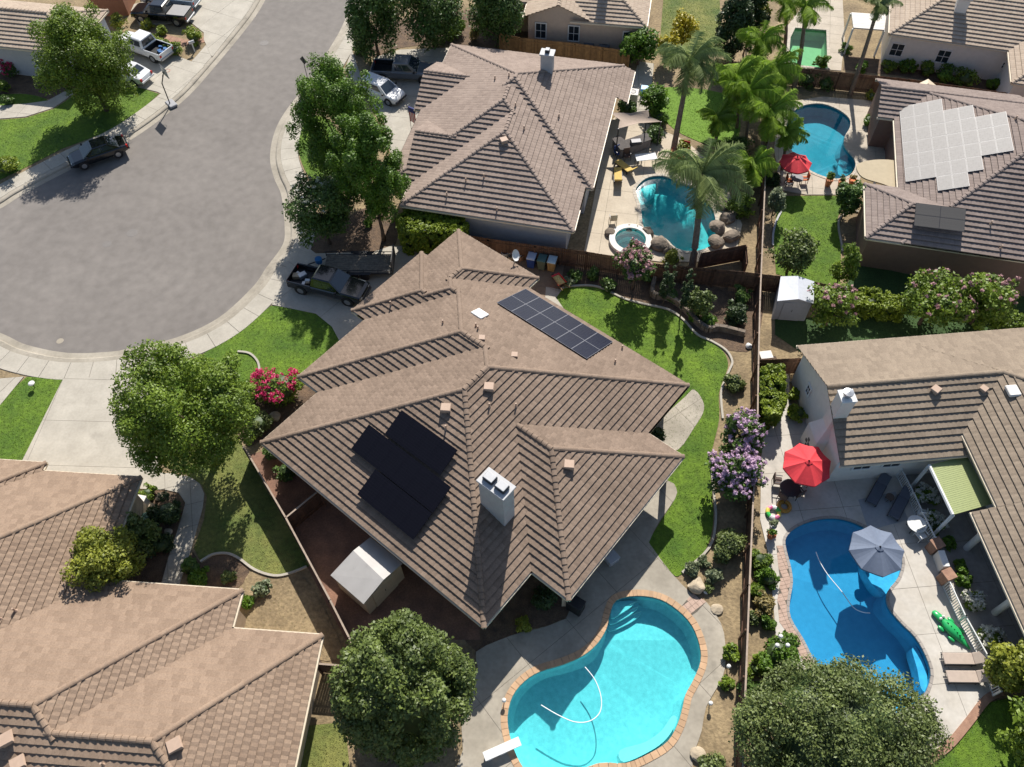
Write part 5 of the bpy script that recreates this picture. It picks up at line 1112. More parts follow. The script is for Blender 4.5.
# ------------------------------------------------------------------ vehicles
def sec(x, w_, z0, z1, r=.12, tuck=.06):
    return [(x, -w_+tuck, z0), (x, w_-tuck, z0), (x, w_, z0+.18), (x, w_, z1-r), (x, w_-r*.5, z1-r*.35), (x, w_-r*1.4, z1), (x, -w_+r*1.4, z1), (x, -w_+r*.5, z1-r*.35), (x, -w_, z1-r), (x, -w_, z0+.18)]
def paint(name, col, rough=.25):
    if name in MATS: return MATS[name]
    mt = plain(name, col, rough, 0, .6); b = mt.node_tree.nodes['Principled BSDF']; b.inputs['Coat Weight'].default_value = .6; b.inputs['Coat Roughness'].default_value = .05; return mt
def vehicle(kind, name, label, rear, front, pm, cat, z=.6, cover=None, group=None, load=None):
    A, B = G(*rear, z), G(*front, z); d = B-A; C = (A+B)/2; root = thing(name, label, cat, (C.x, C.y, .045), math.atan2(d.y, d.x), group); b = MB()
    if kind == 'pickup':
        W_, x0, x1 = .97, -2.9, 2.9; wz, wr, wx = .40, .40, (1.85, -1.85)
        b.ring([sec(-.95, W_, .42, 1.12), sec(1.0, W_, .42, 1.12), sec(1.6, W_, .42, 1.09), sec(2.6, W_-.03, .42, 1.0), sec(2.82, W_-.08, .45, .92), sec(2.9, W_-.16, .5, .82)])
        b.build('body', pm, root, False)
        bd = MB()
        for s in (-1, 1): bd.box(-2.86, -.96, min(s*.86, s*.965), max(s*.86, s*.965), .45, 1.10, None, .03)
        bd.box(-2.9, -2.82, -.86, .86, .5, 1.08, None, .02); bd.box(-2.84, -.96, -.87, .87, .42, .62); bd.build('truck_bed', pm, root)
        ln = MB(); ln.box(-2.81, -.98, -.855, .855, .621, .65)
        for s in (-1, 1): ln.box(-2.81, -.98, min(s*.84, s*.857), max(s*.84, s*.857), .65, 1.06)
        ln.box(-.985, -.97, -.85, .85, .65, 1.06); ln.build('bed_liner', BLACK, root)
        cx = (-.93, -.78, .62, 1.38); zr = 1.83; zb = 1.10
    else:
        suv = kind == 'suv'; W_ = .93 if suv else .9; x0, x1 = (-2.3, 2.3) if suv else (-2.35, 2.35); wz = wr = .36 if suv else .33; wx = (1.4, -1.38); zt = 1.02 if suv else .92
        b.ring([sec(x0, W_-.2, .45, zt-.25), sec(x0+.1, W_-.1, .38, zt-.08), sec(x0+.5, W_-.02, .3, zt), sec(-.6, W_, .28, zt), sec(.9, W_, .28, zt), sec(1.3, W_-.01, .28, zt-.04), sec(x1-.35, W_-.06, .3, zt-.14), sec(x1-.08, W_-.16, .34, zt-.26), sec(x1, W_-.28, .42, zt-.36)])
        b.build('body', pm, root, False); cx = ((-2.2, -1.85, .45, 1.25) if suv else (-1.75, -.95, .35, 1.2)); zr = 1.66 if suv else 1.42; zb = zt-.02
    # cabin: pillars and roof, with window glass set in
    yb, yr = W_-.06, W_-.24; bb = [(cx[0], -yb), (cx[3], -yb), (cx[3], yb), (cx[0], yb)]; rr = [(cx[1], -yr), (cx[2], -yr), (cx[2], yr), (cx[1], yr)]
    rt = [(cx[1]+.1, -yr+.1), (cx[2]-.1, -yr+.1), (cx[2]-.1, yr-.1), (cx[1]+.1, yr-.1)]
    c = MB(); c.ring([[(*p, zb) for p in bb], [(*p, zr-.05) for p in rr], [(*p, zr) for p in rt]], False, True); cab = c.build('cabin', pm, root)
    def pane(nm, i, j, u0, u1, v0=.14, v1=.86):
        p0, p1, q0, q1 = (Vector((*bb[i], zb)), Vector((*bb[j], zb)), Vector((*rr[i], zr-.05)), Vector((*rr[j], zr-.05)))
        n = (p1-p0).cross(q0-p0).normalized(); cen = Vector(((cx[0]+cx[3])/2, 0, zb)); n = n if n.dot(p0.lerp(p1, .5)-cen) > 0 else -n
        at = lambda u, v: (p0.lerp(p1, u)).lerp(q0.lerp(q1, u), v)+n*.012
        g = MB(); q4 = [at(u0, v0), at(u1, v0), at(u1-.01 if u1 > .9 else u1, v1), at(u0+.01 if u0 < .1 else u0, v1)]; g.ring([q4, [p-n*.02 for p in q4]]); g.build(nm, GLASSD, cab)
    pane('windshield', 1, 2, .05, .95, .06, .95); pane('rear_window', 3, 0, .08, .92)
    for i, j in ((0, 1), (2, 3)):
        f0 = .12 if kind != 'suv' else .08
        if (i, j) == (0, 1): pane('side_window', 0, 1, f0, .47); pane('side_window', 0, 1, .5, .84)
        else: pane('side_window', 2, 3, .16, .5); pane('side_window', 2, 3, .53, 1-f0)
    for x in wx:
        for s in (-1, 1):
            t = MB(); M = Matrix.Translation((x, s*(W_-.10), wz)) @ Matrix.Rotation(PI/2, 4, 'X'); t.lathe([(wr*.6, -.12), (wr*.93, -.12), (wr, -.08), (wr, .08), (wr*.93, .12), (wr*.6, .12)], 18, M); wl = t.build('wheel', TYRE, root)
            r = MB(); r.lathe([(wr*.62, -.125), (wr*.5, -.13), (.06, -.128)], 14, M); r.lathe([(wr*.62, .125), (wr*.5, .13), (.06, .128)], 14, M); r.build('rim', RIM, wl)
            a_ = MB(); a_.lathe([(wr*1.16, -.09), (wr*1.16, .125)], 18, M, True, True); a_.build('wheel_arch', BLACK, root)
    zl = {'pickup': (.78, .82), 'suv': (.72, .78), 'sedan': (.62, .72)}[kind]
    for s in (-1, 1):
        MB().box(x1-.16, x1-.005 if kind == 'pickup' else x1-.1, s*(W_-.36)-.13, s*(W_-.36)+.13, zl[0]-.09, zl[0]+.07, None, .02).build('headlight', WHITE, root)
        MB().box(x0-.012, x0+.12, s*(W_-.2)-.1, s*(W_-.2)+.1, zl[1]-.1, zl[1]+.14, None, .02).build('tail_light', plain('tail_light_red', (0.5, 0.02, 0.015), .3), root)
        MB().box(cx[3]-.35, cx[3]-.2, s*(W_+.02)-.0, s*(W_+.2) if s > 0 else s*(W_+.02)+.0, zb+.02, zb+.18, None, .02).build('mirror', BLACK, root) if s > 0 else MB().box(cx[3]-.35, cx[3]-.2, -(W_+.2), -(W_+.02), zb+.02, zb+.18, None, .02).build('mirror', BLACK, root)
    MB().box(x0-.1, x0+.06, -W_+.1, W_-.1, .42, .6, None, .03).build('rear_bumper', METAL if kind == 'pickup' else pm, root)
    MB().box(x1-.12, x1+.05, -W_+.14, W_-.14, .38, .56, None, .03).build('front_bumper', STEEL_DARK, root)
    if cover: MB().box(-2.84, -1.0, -.88, .88, 1.105, 1.15, None, .02).build('bed_cover', cover, root)
    if load:
        for k in range(7):
            xx, yy = random.uniform(-2.6, -1.3), random.uniform(-.55, .55); s = random.uniform(.15, .3); o_ = MB().box(-s, s, -s*.7, s*.7, 0, s, Matrix.Translation((xx, yy, .65)) @ Matrix.Rotation(random.uniform(0, 3), 4, 'Z'), .02).build('cargo', load[k % len(load)], root)
    return root
P_BLACK = paint('black_paint', (0.004, 0.005, 0.007), .15); P_WHITE = paint('white_car_paint', (0.72, 0.72, 0.72)); P_GREEN = paint('dark_green_paint', (0.007, 0.009, 0.011), .15); P_SILVER_SHADED = paint('shaded_silver_paint', (0.13, 0.14, 0.155)); P_BLUE = paint('pale_blue_paint', (0.28, 0.34, 0.40))  # silver is darkened and blued, tree shade and reflections put into the paint
vehicle('pickup', 'pickup_truck', 'black pickup truck with grey bed cover at the top left', (192, 17), (133, 11), P_BLACK, 'truck', cover=plain('grey_vinyl', (0.27, 0.26, 0.25), .7))
vehicle('pickup', 'pickup_truck', 'white pickup truck with open black bed behind the street tree', (170, 56), (119, 38), P_WHITE, 'truck', load=[plain('blue_tarp', (0.03, 0.12, 0.3))])
vehicle('sedan', 'sedan', 'white sedan mostly hidden under the street tree beside the white pickup', (147, 78), (107, 66), P_WHITE, 'car')
vehicle('sedan', 'sedan', 'black sedan parked at the kerb in the shade of the street tree', (121, 144), (74, 160), P_BLACK, 'car')
vehicle('pickup', 'pickup_truck', 'silver pickup in the shade beside the grey tan garage', (377, 70), (432, 73), P_SILVER_SHADED, 'truck')
vehicle('suv', 'suv', 'white suv partly behind the bright tree in the shaded driveway', (361, 82), (403, 99), P_WHITE, 'suv').scale = (.93, .93, .93)
vehicle('pickup', 'pickup_truck', 'dark pickup truck with loaded bed in the main driveway', (291, 276), (368, 295), P_GREEN, 'truck', load=[METAL, plain('cardboard', (0.35, 0.25, 0.15)), WHITE])
vehicle('pickup', 'pickup_truck', 'pale blue vehicle cut off by the top edge of the photo', (197, 2), (145, -4), P_BLUE, 'truck')
# flat utility trailer
A, B = G(324, 264, .6), G(394, 264, .6); d = B-A; C = (A+B)/2; L = d.length
t = thing('utility_trailer', 'flat utility trailer with wooden deck beside the dark pickup', 'trailer', (C.x, C.y, .045), math.atan2(d.y, d.x))
for k in range(9): y = -.9+k*.2; MB().box(-L/2+.1, L/2-.1, y+.006, y+.194, .55, .60).build('deck_plank', WOOD_GREY, t)
for y in (-.93, .93):
    MB().box(-L/2, L/2, y-.03, y+.03, .45, .6).build('frame_rail', STEEL_DARK, t); MB().box(-L/2, L/2, y-.02, y+.02, .85, .89).build('top_rail', STEEL_DARK, t)
    for k in range(6): x = -L/2+.04+k*(L-.08)/5; MB().box(x-.02, x+.02, y-.018, y+.018, .6, .85).build('stake', STEEL_DARK, t)
    for x in (-.25, .55):
        w_ = MB().lathe([(.2, -.1), (.3, -.1), (.32, -.05), (.32, .05), (.3, .1), (.2, .1)], 16, Matrix.Translation((x, y*1.14, .32)) @ Matrix.Rotation(PI/2, 4, 'X')).build('wheel', TYRE, t)
    MB().box(-.7, 1.0, y*1.14-.13, y*1.14+.13, .66, .70, None, .02).build('fender', STEEL_DARK, t)
MB().box(L/2-.02, L/2+.04, -.9, .9, .6, 1.75).build('ramp_gate', mat('mesh_gate', (0.035, 0.035, 0.035), .7), t)
MB().tube([(-L/2, -.6, .5), (-L/2-1.2, 0, .5)], .05).build('tongue', STEEL_DARK, t); MB().tube([(-L/2, .6, .5), (-L/2-1.2, 0, .5)], .05).build('tongue', STEEL_DARK, t)
q = G(328, 263, .9); MB().lathe([(.02, 0), (.24, .02), (.27, .2), (.27, .42), (.24, .45), (.02, .46)], 14, Matrix.Translation((-L/2-.35, .1, .6))).build('blue_drum', plain('blue_plastic', (0.03, 0.16, 0.36), .4), t)

# ------------------------------------------------------------------ small structures
def gable_shed(name, label, eL0, eL1, r0, r1, eR0, eR1, he_, hr, m_roof, m_wall, door=None):
    """eaves and ridge given by pixels at their heights"""
    root = thing(name, label, 'shed'); a0, a1, b0, b1 = [G(*p, he_) for p in (eL0, eL1, eR0, eR1)]; q0, q1 = G(*r0, hr), G(*r1, hr)
    up = Vector((0, 0, .06))
    for nm, (s, e, f, g) in (('roof_panel', (a0, a1, q1, q0)), ('roof_panel', (q0, q1, b1, b0))):
        mb = MB(); mb.ring([[s, e, f, g], [s+up, e+up, f+up, g+up]]); mb.build(nm, m_roof, root)
    c = (a0+a1+b0+b1)/4; ins = lambda p: Vector((c.x+(p.x-c.x)*.93, c.y+(p.y-c.y)*.93, p.z))
    A0, A1, B0, B1, Q0, Q1 = [ins(p) for p in (a0, a1, b0, b1, q0, q1)]; g = lambda p: Vector((p.x, p.y, -.05))
    mb = MB(); mb.poly([g(A0), g(A1), A1, A0]); mb.poly([g(B0), g(B1), B1, B0]); mb.poly([g(A0), g(B0), B0, Q0, A0]); mb.poly([g(A1), g(B1), B1, Q1, A1]); mb.build('wall', m_wall, root)
    if door:
        s, e, k = (A1, B1, Q1) if door == 1 else (A0, B0, Q0); n = (e-s).cross(Vector((0, 0, 1))).normalized(); n = n if n.dot(s-c) > 0 else -n
        p0, p1 = s.lerp(e, .2), s.lerp(e, .8); mb = MB(); q4 = [Vector((p.x, p.y, z))+n*.02 for p, z in ((p0, .05), (p1, .05), (p1, he_-.05), (p0, he_-.05))]; mb.ring([q4, [p+n*.03 for p in q4]]); mb.build('door', m_wall, root)
        mm = (p0+p1)/2; MB().cyl(Vector((mm.x, mm.y, .95))+n*.06, Vector((mm.x, mm.y, 1.15))+n*.06, .02).build('door_handle', BLACK, root)
    return root
gable_shed('garden_shed', 'white gable shed tucked under the left eave of the main house', (330.7, 575.6), (363.7, 604.4), (353.5, 551), (383.8, 580), (370.5, 537.5), (402.7, 563.7), 2.0, 2.5, mat('white_shed_roof', (0.42, 0.40, 0.375), .7, var=.05, scale=1.5, stains=(1.2, .6, .85)), STUCCO_TAN, 1)
gable_shed('garden_shed', 'grey resin shed with pale roof beside the long fence', (780.5, 277), (777, 301.5), (797.5, 276.5), (798.5, 299.5), (814, 282), (813.5, 304), 1.95, 2.35, plain('pale_shed_roof', (0.48, 0.50, 0.54), .6), plain('grey_shed_wall', (0.25, 0.26, 0.28), .7), 1)
# sage green patio cover, tan rounded patio roof, white flat cover, sail
def slab_roof(name, label, pts, z, th, m_, posts=(), cat='patio cover', ribs=0, curved=False, zs=None):
    root = thing(name, label, cat); P = [G(*p, (zs[i] if zs else z)) for i, p in enumerate(pts)]
    if curved: P2 = catmull([p.xy for p in P], 4); P = [Vector((p.x, p.y, z)) for p in P2]
    mb = MB(); mb.ring([P, [p+Vector((0, 0, th)) for p in P]]); mb.build('roof_sheet', m_, root)
    if ribs:
        for k in range(1, ribs):
            a, b = P[0].lerp(P[3], k/ribs), P[1].lerp(P[2], k/ribs); r = MB(); r.tube([a+Vector((0, 0, th)), b+Vector((0, 0, th))], .012, 5); r.build('rib', m_, root)
    for i in posts: p = P[i]; MB().box(p.x-.07, p.x+.07, p.y-.07, p.y+.07, 0, p.z).build('post', WHITE, root)
    return root
sg = slab_roof('patio_cover', 'sage green corrugated patio cover beside the tan gable roof', [(929.5, 465.5), (966.4, 455.5), (992, 504), (953, 515)], 2.75, .05, plain('sage_metal', (0.27, 0.31, 0.12), .6), (0, 3), ribs=26)
a, b = G(929, 465.5, 2.75), G(952.5, 515, 2.75); MB().tube([a+Vector((0, 0, .03)), b+Vector((0, 0, .03))], .1, 6).build('white_beam', WHITE, sg)
slab_roof('patio_cover', 'tan rounded patio roof beside the dark teal pool', [(903, 190), (880, 184), (862, 178), (856, 168), (862, 163), (878, 160.5), (896, 162), (903, 170)], 2.7, .1, mat('tan_membrane', (0.40, 0.33, 0.22), .9, var=.05), (2, 5), curved=True)
wc = slab_roof('patio_cover', 'white flat patio cover attached to the white house', [(853, 28.7), (884, 31), (886, 16), (851, 13.5)], 2.5, .12, plain('white_cover', (0.62, 0.58, 0.52), .7), (0, 1, 3), ribs=10)
# sail shade
S = [G(610.6, 112.6, 2.9), G(618.5, 128.5, 2.7), G(661, 121.7, 2.4), G(648, 110, 2.9)]; sr = thing('sail_shade', 'tan sail shade stretched above the outdoor kitchen', 'sail shade'); mb = MB(); n = 10
grid = [[(S[0].lerp(S[3], i/n)).lerp(S[1].lerp(S[2], i/n), j/n) for j in range(n+1)] for i in range(n+1)]
for i in range(n+1):
    for j in range(n+1):
        u, v = i/n, j/n; grid[i][j] = grid[i][j]+Vector((0, 0, -1.2*u*(1-u)*v*(1-v)*2)) + (sum(S, Vector())/4-grid[i][j])*(.28*max(0, abs(2*max(abs(u-.5), abs(v-.5)))**2)*(1-max(abs(2*u-1), abs(2*v-1))*min(abs(2*u-1), abs(2*v-1))))
for i in range(n):
    for j in range(n):
        q = [grid[i][j], grid[i+1][j], grid[i+1][j+1], grid[i][j+1]]; mb.poly(q)
me = mb.mesh('cloth', plain('tan_sailcloth', (0.36, 0.28, 0.22), .85)); bm = bmesh.new(); bm.from_mesh(me); bmesh.ops.remove_doubles(bm, verts=bm.verts, dist=1e-4); bmesh.ops.solidify(bm, geom=bm.faces[:], thickness=.01); bm.to_mesh(me); bm.free(); link('cloth', me, sr)
for s in S[1:]: MB().cyl((s.x, s.y, 0), s, .05).build('pole', STEEL_DARK, sr)
# chimney of the lower right house, with a flared base
q = G(850, 396, 5.9); ch = link('chimney', None, hs.root); M = Matrix.Translation((q.x, q.y, 0)) @ Matrix.Rotation(hs.th, 4, 'Z')
rr_ = lambda x0, x1, y0, y1, z: [M @ Vector(p) for p in ((x0, y0, z), (x1, y0, z), (x1, y1, z), (x0, y1, z))]
MB().ring([rr_(-1.0, .3, -.75, .75, -.1), rr_(-1.0, .3, -.75, .75, 2.0), rr_(-.55, .25, -.4, .4, 3.0), rr_(-.55, .25, -.4, .4, 5.85)]).build('stack', STUCCO_WHITE, ch)
MB().box(-.6, .3, -.45, .45, 5.85, 5.95, M, .02).build('chimney_cap', WHITE, ch); MB().lathe([(.2, 5.95), (.2, 6.2), (.3, 6.22), (.3, 6.32), (.02, 6.38)], 14, M @ Matrix.Translation((-.2, 0, 0))).build('flue', METAL, ch)
for dy_, dz_ in ((0, 1.25), (-.18, .95), (.18, .9), (0, .6)): MB().box(-1.03, -.99, dy_-.11, dy_+.11, dz_-.12, dz_+.12, M, .01).build('medallion', STEEL_DARK, ch)
P = hs.W(20.25*K3+.29, 27.0*K3, 2.0); hs.window(P, Vector((-hs.U.x, -hs.U.y, 0)), .5, .8, 2)
for u in (22.2, 24.0): P = hs.W(u*K3, 20.95*K3+.54, 1.9); hs.window(P, Vector((-hs.V.x, -hs.V.y, 0)), 1.1, .9, 2)

# ------------------------------------------------------------------ furniture and small things
def umbrella(label, px, py, h, r, m_, n=8, tilt=(0, 0), rot=.2, sag=.32):
    A = G(px, py, h); root = thing('patio_umbrella', label, 'umbrella', (A.x, A.y, 0)); T = Matrix.Translation((0, 0, h)) @ Matrix.Rotation(tilt[0], 4, 'X') @ Matrix.Rotation(tilt[1], 4, 'Y')
    k = 5; mb = MB(); a0, a1 = -PI/n, PI/n; rows = []
    for i in range(k+1):
        t = i/k; row = []
        for j in range(5):
            s = j/4*2-1; a = a1*s; rr = r*t*(1/math.cos(a))*math.cos(a1) if t < 1 else r*(math.cos(a1)/math.cos(a))*(1+.02*(abs(s)-.6)); z = -sag*r*t**1.15-(1-s*s)*.055*t*r; row.append(Vector((max(.02, rr)*math.cos(a), max(.02, rr)*math.sin(a), z)))
        rows.append(row)
    for i in range(k):
        for j in range(4): mb.poly([rows[i][j], rows[i][j+1], rows[i+1][j+1], rows[i+1][j]])
    for j in range(4):
        q0, q1 = rows[k][j], rows[k][j+1]; mb.poly([q0, q1, q1-Vector((0, 0, .12)), q0-Vector((0, 0, .12))])
    me = mb.mesh('canopy_panel', m_)
    for q in range(n):
        o = link('canopy_panel', me, root); o.matrix_local = T @ Matrix.Rotation(rot+2*PI*q/n, 4, 'Z')
        rb = MB(); a = rot+2*PI*(q+.5)/n; rb.tube([T @ Vector((0, 0, -.03)), T @ Vector((math.cos(a)*r*.98, math.sin(a)*r*.98, -sag*r-.03))], .012, 4); rb.build('rib', STEEL_DARK, root)
    MB().cyl((0, 0, 0), (0, 0, h+.02), .03).build('pole', STEEL_DARK, root); fin = MB(); fin.lathe([(.05, -.02), (.06, .05), (.03, .1), (.01, .14)], 8, T); fin.build('finial', BLACK, root)
    vent = MB(); vent.lathe([(.02, .06), (r*.16, -.03), (r*.17, -.05)], n, T @ Matrix.Rotation(rot+PI/n, 4, 'Z')); vent.build('vent_cap', m_, root)
    bs = MB(); bs.lathe([(.32, .04), (.32, .10), (.1, .14), (.04, .3)], 16); bs.build('base', STEEL_DARK, root); return root
umbrella('bright red patio umbrella beside the white chimney', 809, 461, 2.6, 1.42, RED_CLOTH, rot=.5, tilt=(.05, -.05))
umbrella('grey blue patio umbrella standing over the blue pool', 880, 547, 2.4, 1.5, GREY_CLOTH, rot=.35)
umbrella('red parasol beside the figure eight pool', 797.5, 157, 2.6, 1.25, RED_CLOTH, rot=.3, sag=.42)
def chair(label, px, py, rz, m_, frame=None, group=None, s=1.0, z=.045):
    A = G(px, py, .3); root = thing('patio_chair', label, 'chair', (A.x, A.y, z), rz, group); f = frame or STEEL_DARK; root.scale = (s, s, s)
    MB().box(-.26, .26, -.26, .26, .38, .45, None, .02).build('seat', m_, root); MB().box(-.27, .27, .22, .29, .45, .98, None, .02).build('backrest', m_, root)
    for x in (-.25, .25):
        for y in (-.24, .24): MB().cyl((x, y, 0), (x, y, .4), .022, n=6).build('leg', f, root)
        MB().box(x-.025, x+.025, -.25, .25, .62, .65).build('armrest', f, root)
    return root
def table(label, px, py, r, m_, h=.73, round_=True, rz=0, l=None, name='patio_table'):
    A = G(px, py, h); root = thing(name, label, 'table', (A.x, A.y, .045), rz); mb = MB()
    if round_: mb.lathe([(r*.97, h-.04), (r, h-.03), (r, h-.005), (r*.97, h)], 24)
    else: mb.box(-l/2, l/2, -r, r, h-.05, h, None, .015)
    mb.build('tabletop', m_, root)
    for k in range(4):
        a = PI/4+k*PI/2; q = (math.cos(a)*r*.7, math.sin(a)*r*.7) if round_ else ((1 if k in (0, 3) else -1)*(l/2-.1), (1 if k < 2 else -1)*(r-.08)); MB().cyl((*q, 0), (*q, h-.04), .025, n=6).build('leg', STEEL_DARK, root)
    return root
def lounger(label, px, py, rz, m_, group=None, up=.9, frame=None, z=.045):
    A = G(px, py, .3); root = thing('sun_lounger', label, 'lounger', (A.x, A.y, z), rz, group); fr = frame or STEEL_DARK
    MB().box(-.62, .95, -.31, .31, .27, .35, None, .03).build('seat_cushion', m_, root)
    M = Matrix.Translation((-.62, 0, .32)) @ Matrix.Rotation(up, 4, 'Y'); MB().box(-.72, 0, -.31, .31, -.03, .05, M, .03).build('back_cushion', m_, root)
    for y in (-.32, .32): MB().box(-.7, .98, y-.02, y+.02, .22, .27).build('side_rail', fr, root)
    for x in (-.55, .85):
        for y in (-.3, .3): MB().box(x-.025, x+.025, y-.025, y+.025, 0, .23).build('leg', fr, root)
    return root
# lower right deck
table('round table under the bright red umbrella', 790, 488, .6, STEEL_DARK)
for i, (x, y, a, lb) in enumerate(((777, 482, 1.4, 'wire chair left of the table under the red umbrella'), (783, 497, 2.4, 'wire chair below the table under the red umbrella'), (797, 494, 3.6, 'wire chair lower right of the table under the red umbrella'), (803, 482, 4.6, 'wire chair right of the table under the red umbrella'))): chair(lb, x, y, a, mat('brown_wicker', (0.09, 0.06, 0.05), .8, var=.3, scale=20), None, 'wire chairs under the red umbrella')
PADC = plain('charcoal_cushion', (0.09, 0.10, 0.125), .9)
rg = GP([(858, 500), (895, 492), (908, 520), (868, 531)]); tag(sheet('outdoor_rug', rg, .062, plain('grey_rug', (0.30, 0.31, 0.32), .95), skirt=.01), 'grey outdoor rug under the charcoal loungers', 'rug')
lounger('charcoal lounger on the rug, the one nearer the red umbrella', 877, 492, math.radians(232), PADC, 'charcoal loungers', .25, z=.065)
lounger('charcoal lounger on the rug, the one nearer the white railing', 899, 506, math.radians(232), PADC, 'charcoal loungers', .25, z=.065)
table('small dark side table between the charcoal loungers', 890, 497, .25, mat('dark_wood_table', (0.09, 0.06, 0.045), .7), .42)
table('round white metal table beside the white flowering bush', 917, 524, .55, WHITE)
chair('white metal chair above the round white table', 921, 514, 2.9, WHITE, WHITE, 'white metal chairs'); chair('white metal chair below the round white table', 920, 536, .4, WHITE, WHITE, 'white metal chairs')
PADT = plain('tan_cushion', (0.42, 0.34, 0.28), .9)
lounger('tan lounger beside the white railing, nearer the alligator float', 961, 659, math.radians(178), PADT, 'tan loungers', .7)
lounger('tan lounger beside the white railing, nearer the corner tree', 965, 677, math.radians(178), PADT, 'tan loungers', .7)
# inflatable alligator
A = G(950, 628, .2); t = thing('pool_float', 'green inflatable alligator float lying on the pale deck', 'pool float', (A.x, A.y, .05), math.radians(-57)); GRN = plain('green_vinyl', (0.02, 0.36, 0.10), .3)
def blob(pts, rads, fl=.62, n=12):
    mb = MB(); rs = []
    for (x, y, z), r in zip(pts, rads): rs.append([(x, y+math.cos(a)*r, z+math.sin(a)*r*fl) for a in [2*PI*k/n for k in range(n)]])
    return mb.ring(rs)
blob([(-1.15, 0, .12), (-1.1, 0, .14), (-.85, 0, .17), (-.6, 0, .18), (-.45, 0, .18), (-.2, 0, .2), (.2, 0, .2), (.5, 0, .18), (.75, 0, .15), (1.0, 0, .12), (1.25, 0, .09), (1.38, 0, .07)], [.04, .15, .19, .22, .2, .32, .34, .29, .2, .13, .07, .02]).build('body', GRN, t, True)
for x, y in ((-.25, .4), (-.25, -.4), (.42, .4), (.42, -.4)): blob([(x-.2, y, .1), (x-.15, y, .11), (x, y, .12), (x+.15, y, .11), (x+.22, y, .1)], [.02, .08, .11, .09, .02]).build('leg', GRN, t, True)
for y in (-.1, .1): MB().lathe([(.02, .42), (.07, .38), (.08, .32), (.06, .26)], 8, Matrix.Translation((-.62, y, 0))).build('eye', WHITE, t)
for k in range(6): x = -.25+k*.2; MB().ring([[(x-.07, -.02, .36), (x+.07, -.02, .36), (x+.02, -.02, .46)], [(x-.07, .02, .36), (x+.07, .02, .36), (x+.02, .02, .46)]]).build('back_scale', GRN, t)
# ring floats and pots
def torus(mb, R, r, z, n=24, m_=8, cols=None):
    rs = [[(math.cos(a)*(R+r*math.cos(b)), math.sin(a)*(R+r*math.cos(b)), z+r*math.sin(b)) for b in [2*PI*k/m_ for k in range(m_)]] for a in [2*PI*k/n for k in range(n)]]
    for i in range(n):
        if cols: mb.mi = cols[int(i/n*len(cols)*2) % len(cols)]
        a, b = rs[i], rs[(i+1) % n]
        for j in range(m_): mb.poly([a[j], a[(j+1) % m_], b[(j+1) % m_], b[j]])
    return mb
A = G(784, 507, .1); t = thing('ring_float', 'amber brown ring float on the deck near the wire chairs', 'pool float', (A.x, A.y, .05)); torus(MB(), .32, .13, .13).build('tube', plain('amber_vinyl', (0.42, 0.20, 0.02), .35), t, True)
A = G(773, 513, .1); t = thing('ring_float', 'colourful green pink and white ring float on the deck', 'pool float', (A.x, A.y, .05)); torus(MB(), .34, .13, .13, cols=[0, 1, 2, 3]).build('tube', [plain('float_green', (0.05, 0.45, 0.08), .35), plain('float_white', (0.7, 0.7, 0.68), .35), plain('float_pink', (0.6, 0.12, 0.25), .35), plain('float_yellow', (0.6, 0.5, 0.08), .35)], t)
def pot(label, px, py, r=.22, h=.4, m_=None, leaf='bright', nl=260, plant=1.0):
    A = G(px, py, .2); t = thing('potted_plant', label, 'potted plant', (A.x, A.y, .045)); m_ = m_ or plain('terracotta', (0.42, 0.15, 0.06), .8)
    MB().lathe([(r*.7, 0), (r, h*.9), (r*1.08, h*.92), (r*1.08, h), (r*.9, h), (r*.85, h*.85), (.01, h*.85)], 14).build('pot', m_, t)
    SEED[0] += 1; rng = np.random.RandomState(SEED[0]); link('foliage', leaf_cloud('foliage', LEAF[leaf], [(rng.normal()*.1, rng.normal()*.1, h+.15*plant+rng.rand()*.2*plant) for _ in range(6)], [.16*plant]*6, nl, .07, rng), t); return t
pot('small grey potted plant beside the colourful ring float', 772.5, 527, .2, .35, STUCCO_GREY, 'grey'); pot('terracotta potted plant at the corner of the blue pool deck', 771, 536, .24, .4)
pot('terracotta potted palm beside the figure eight pool', 828, 184, .28, .6, leaf='fresh', plant=1.6, nl=420); pot('round clay pot on the deck beside the tan patio roof', 841, 184, .28, .45, leaf='olive'); pot('orange clay pot with reddish plant by the tan patio roof', 852, 183, .3, .45, plain('orange_clay', (0.55, 0.16, 0.05), .8), leaf='dry')
# red parasol set
table('round table under the red parasol by the figure eight pool', 797, 178, .5, STEEL_DARK); 
for x, y, a, lb in ((804, 180, 4.7, 'orange chair right of the table under the red parasol'), (789, 182, 1.5, 'orange chair left of the table under the red parasol')): chair(lb, x, y, a, plain('orange_cushion', (0.50, 0.13, 0.04), .8), None, 'orange chairs under the red parasol')
# hoses in the pools
def hose(label, pts, z=-.09):
    P = catmull([Vector((G(*p, z).x, G(*p, z).y, z)) for p in pts], 6, closed=False); return tag(MB().tube(P, .028, 6).build('pool_hose', plain('white_hose', (0.75, 0.78, 0.78), .5), None, True), label, 'hose')
hose('white cleaning hose curling in the turquoise pool', [(585, 667), (595, 680), (601, 697), (600, 712), (590, 721), (575, 722), (558, 715), (541, 705)])
hose('white cleaning hose in the blue pool beneath the grey umbrella', [(816, 552), (820, 562), (828, 575), (842, 592), (853, 607), (862, 612), (870, 613)])
# diving board
A, B = G(484, 757, .45), G(520, 741, .45); d = B-A; t = thing('diving_board', 'white diving board at the bottom edge of the turquoise pool', 'diving board', (A.x, A.y, 0), math.atan2(d.y, d.x)); MB().box(0, d.length, -.23, .23, .42, .48, None, .015).build('board', WHITE, t)
for x in (.25, .95): MB().box(x-.15, x+.15, -.2, .2, 0.04, .42, None, .03).build('stand', STUCCO_WHITE, t)
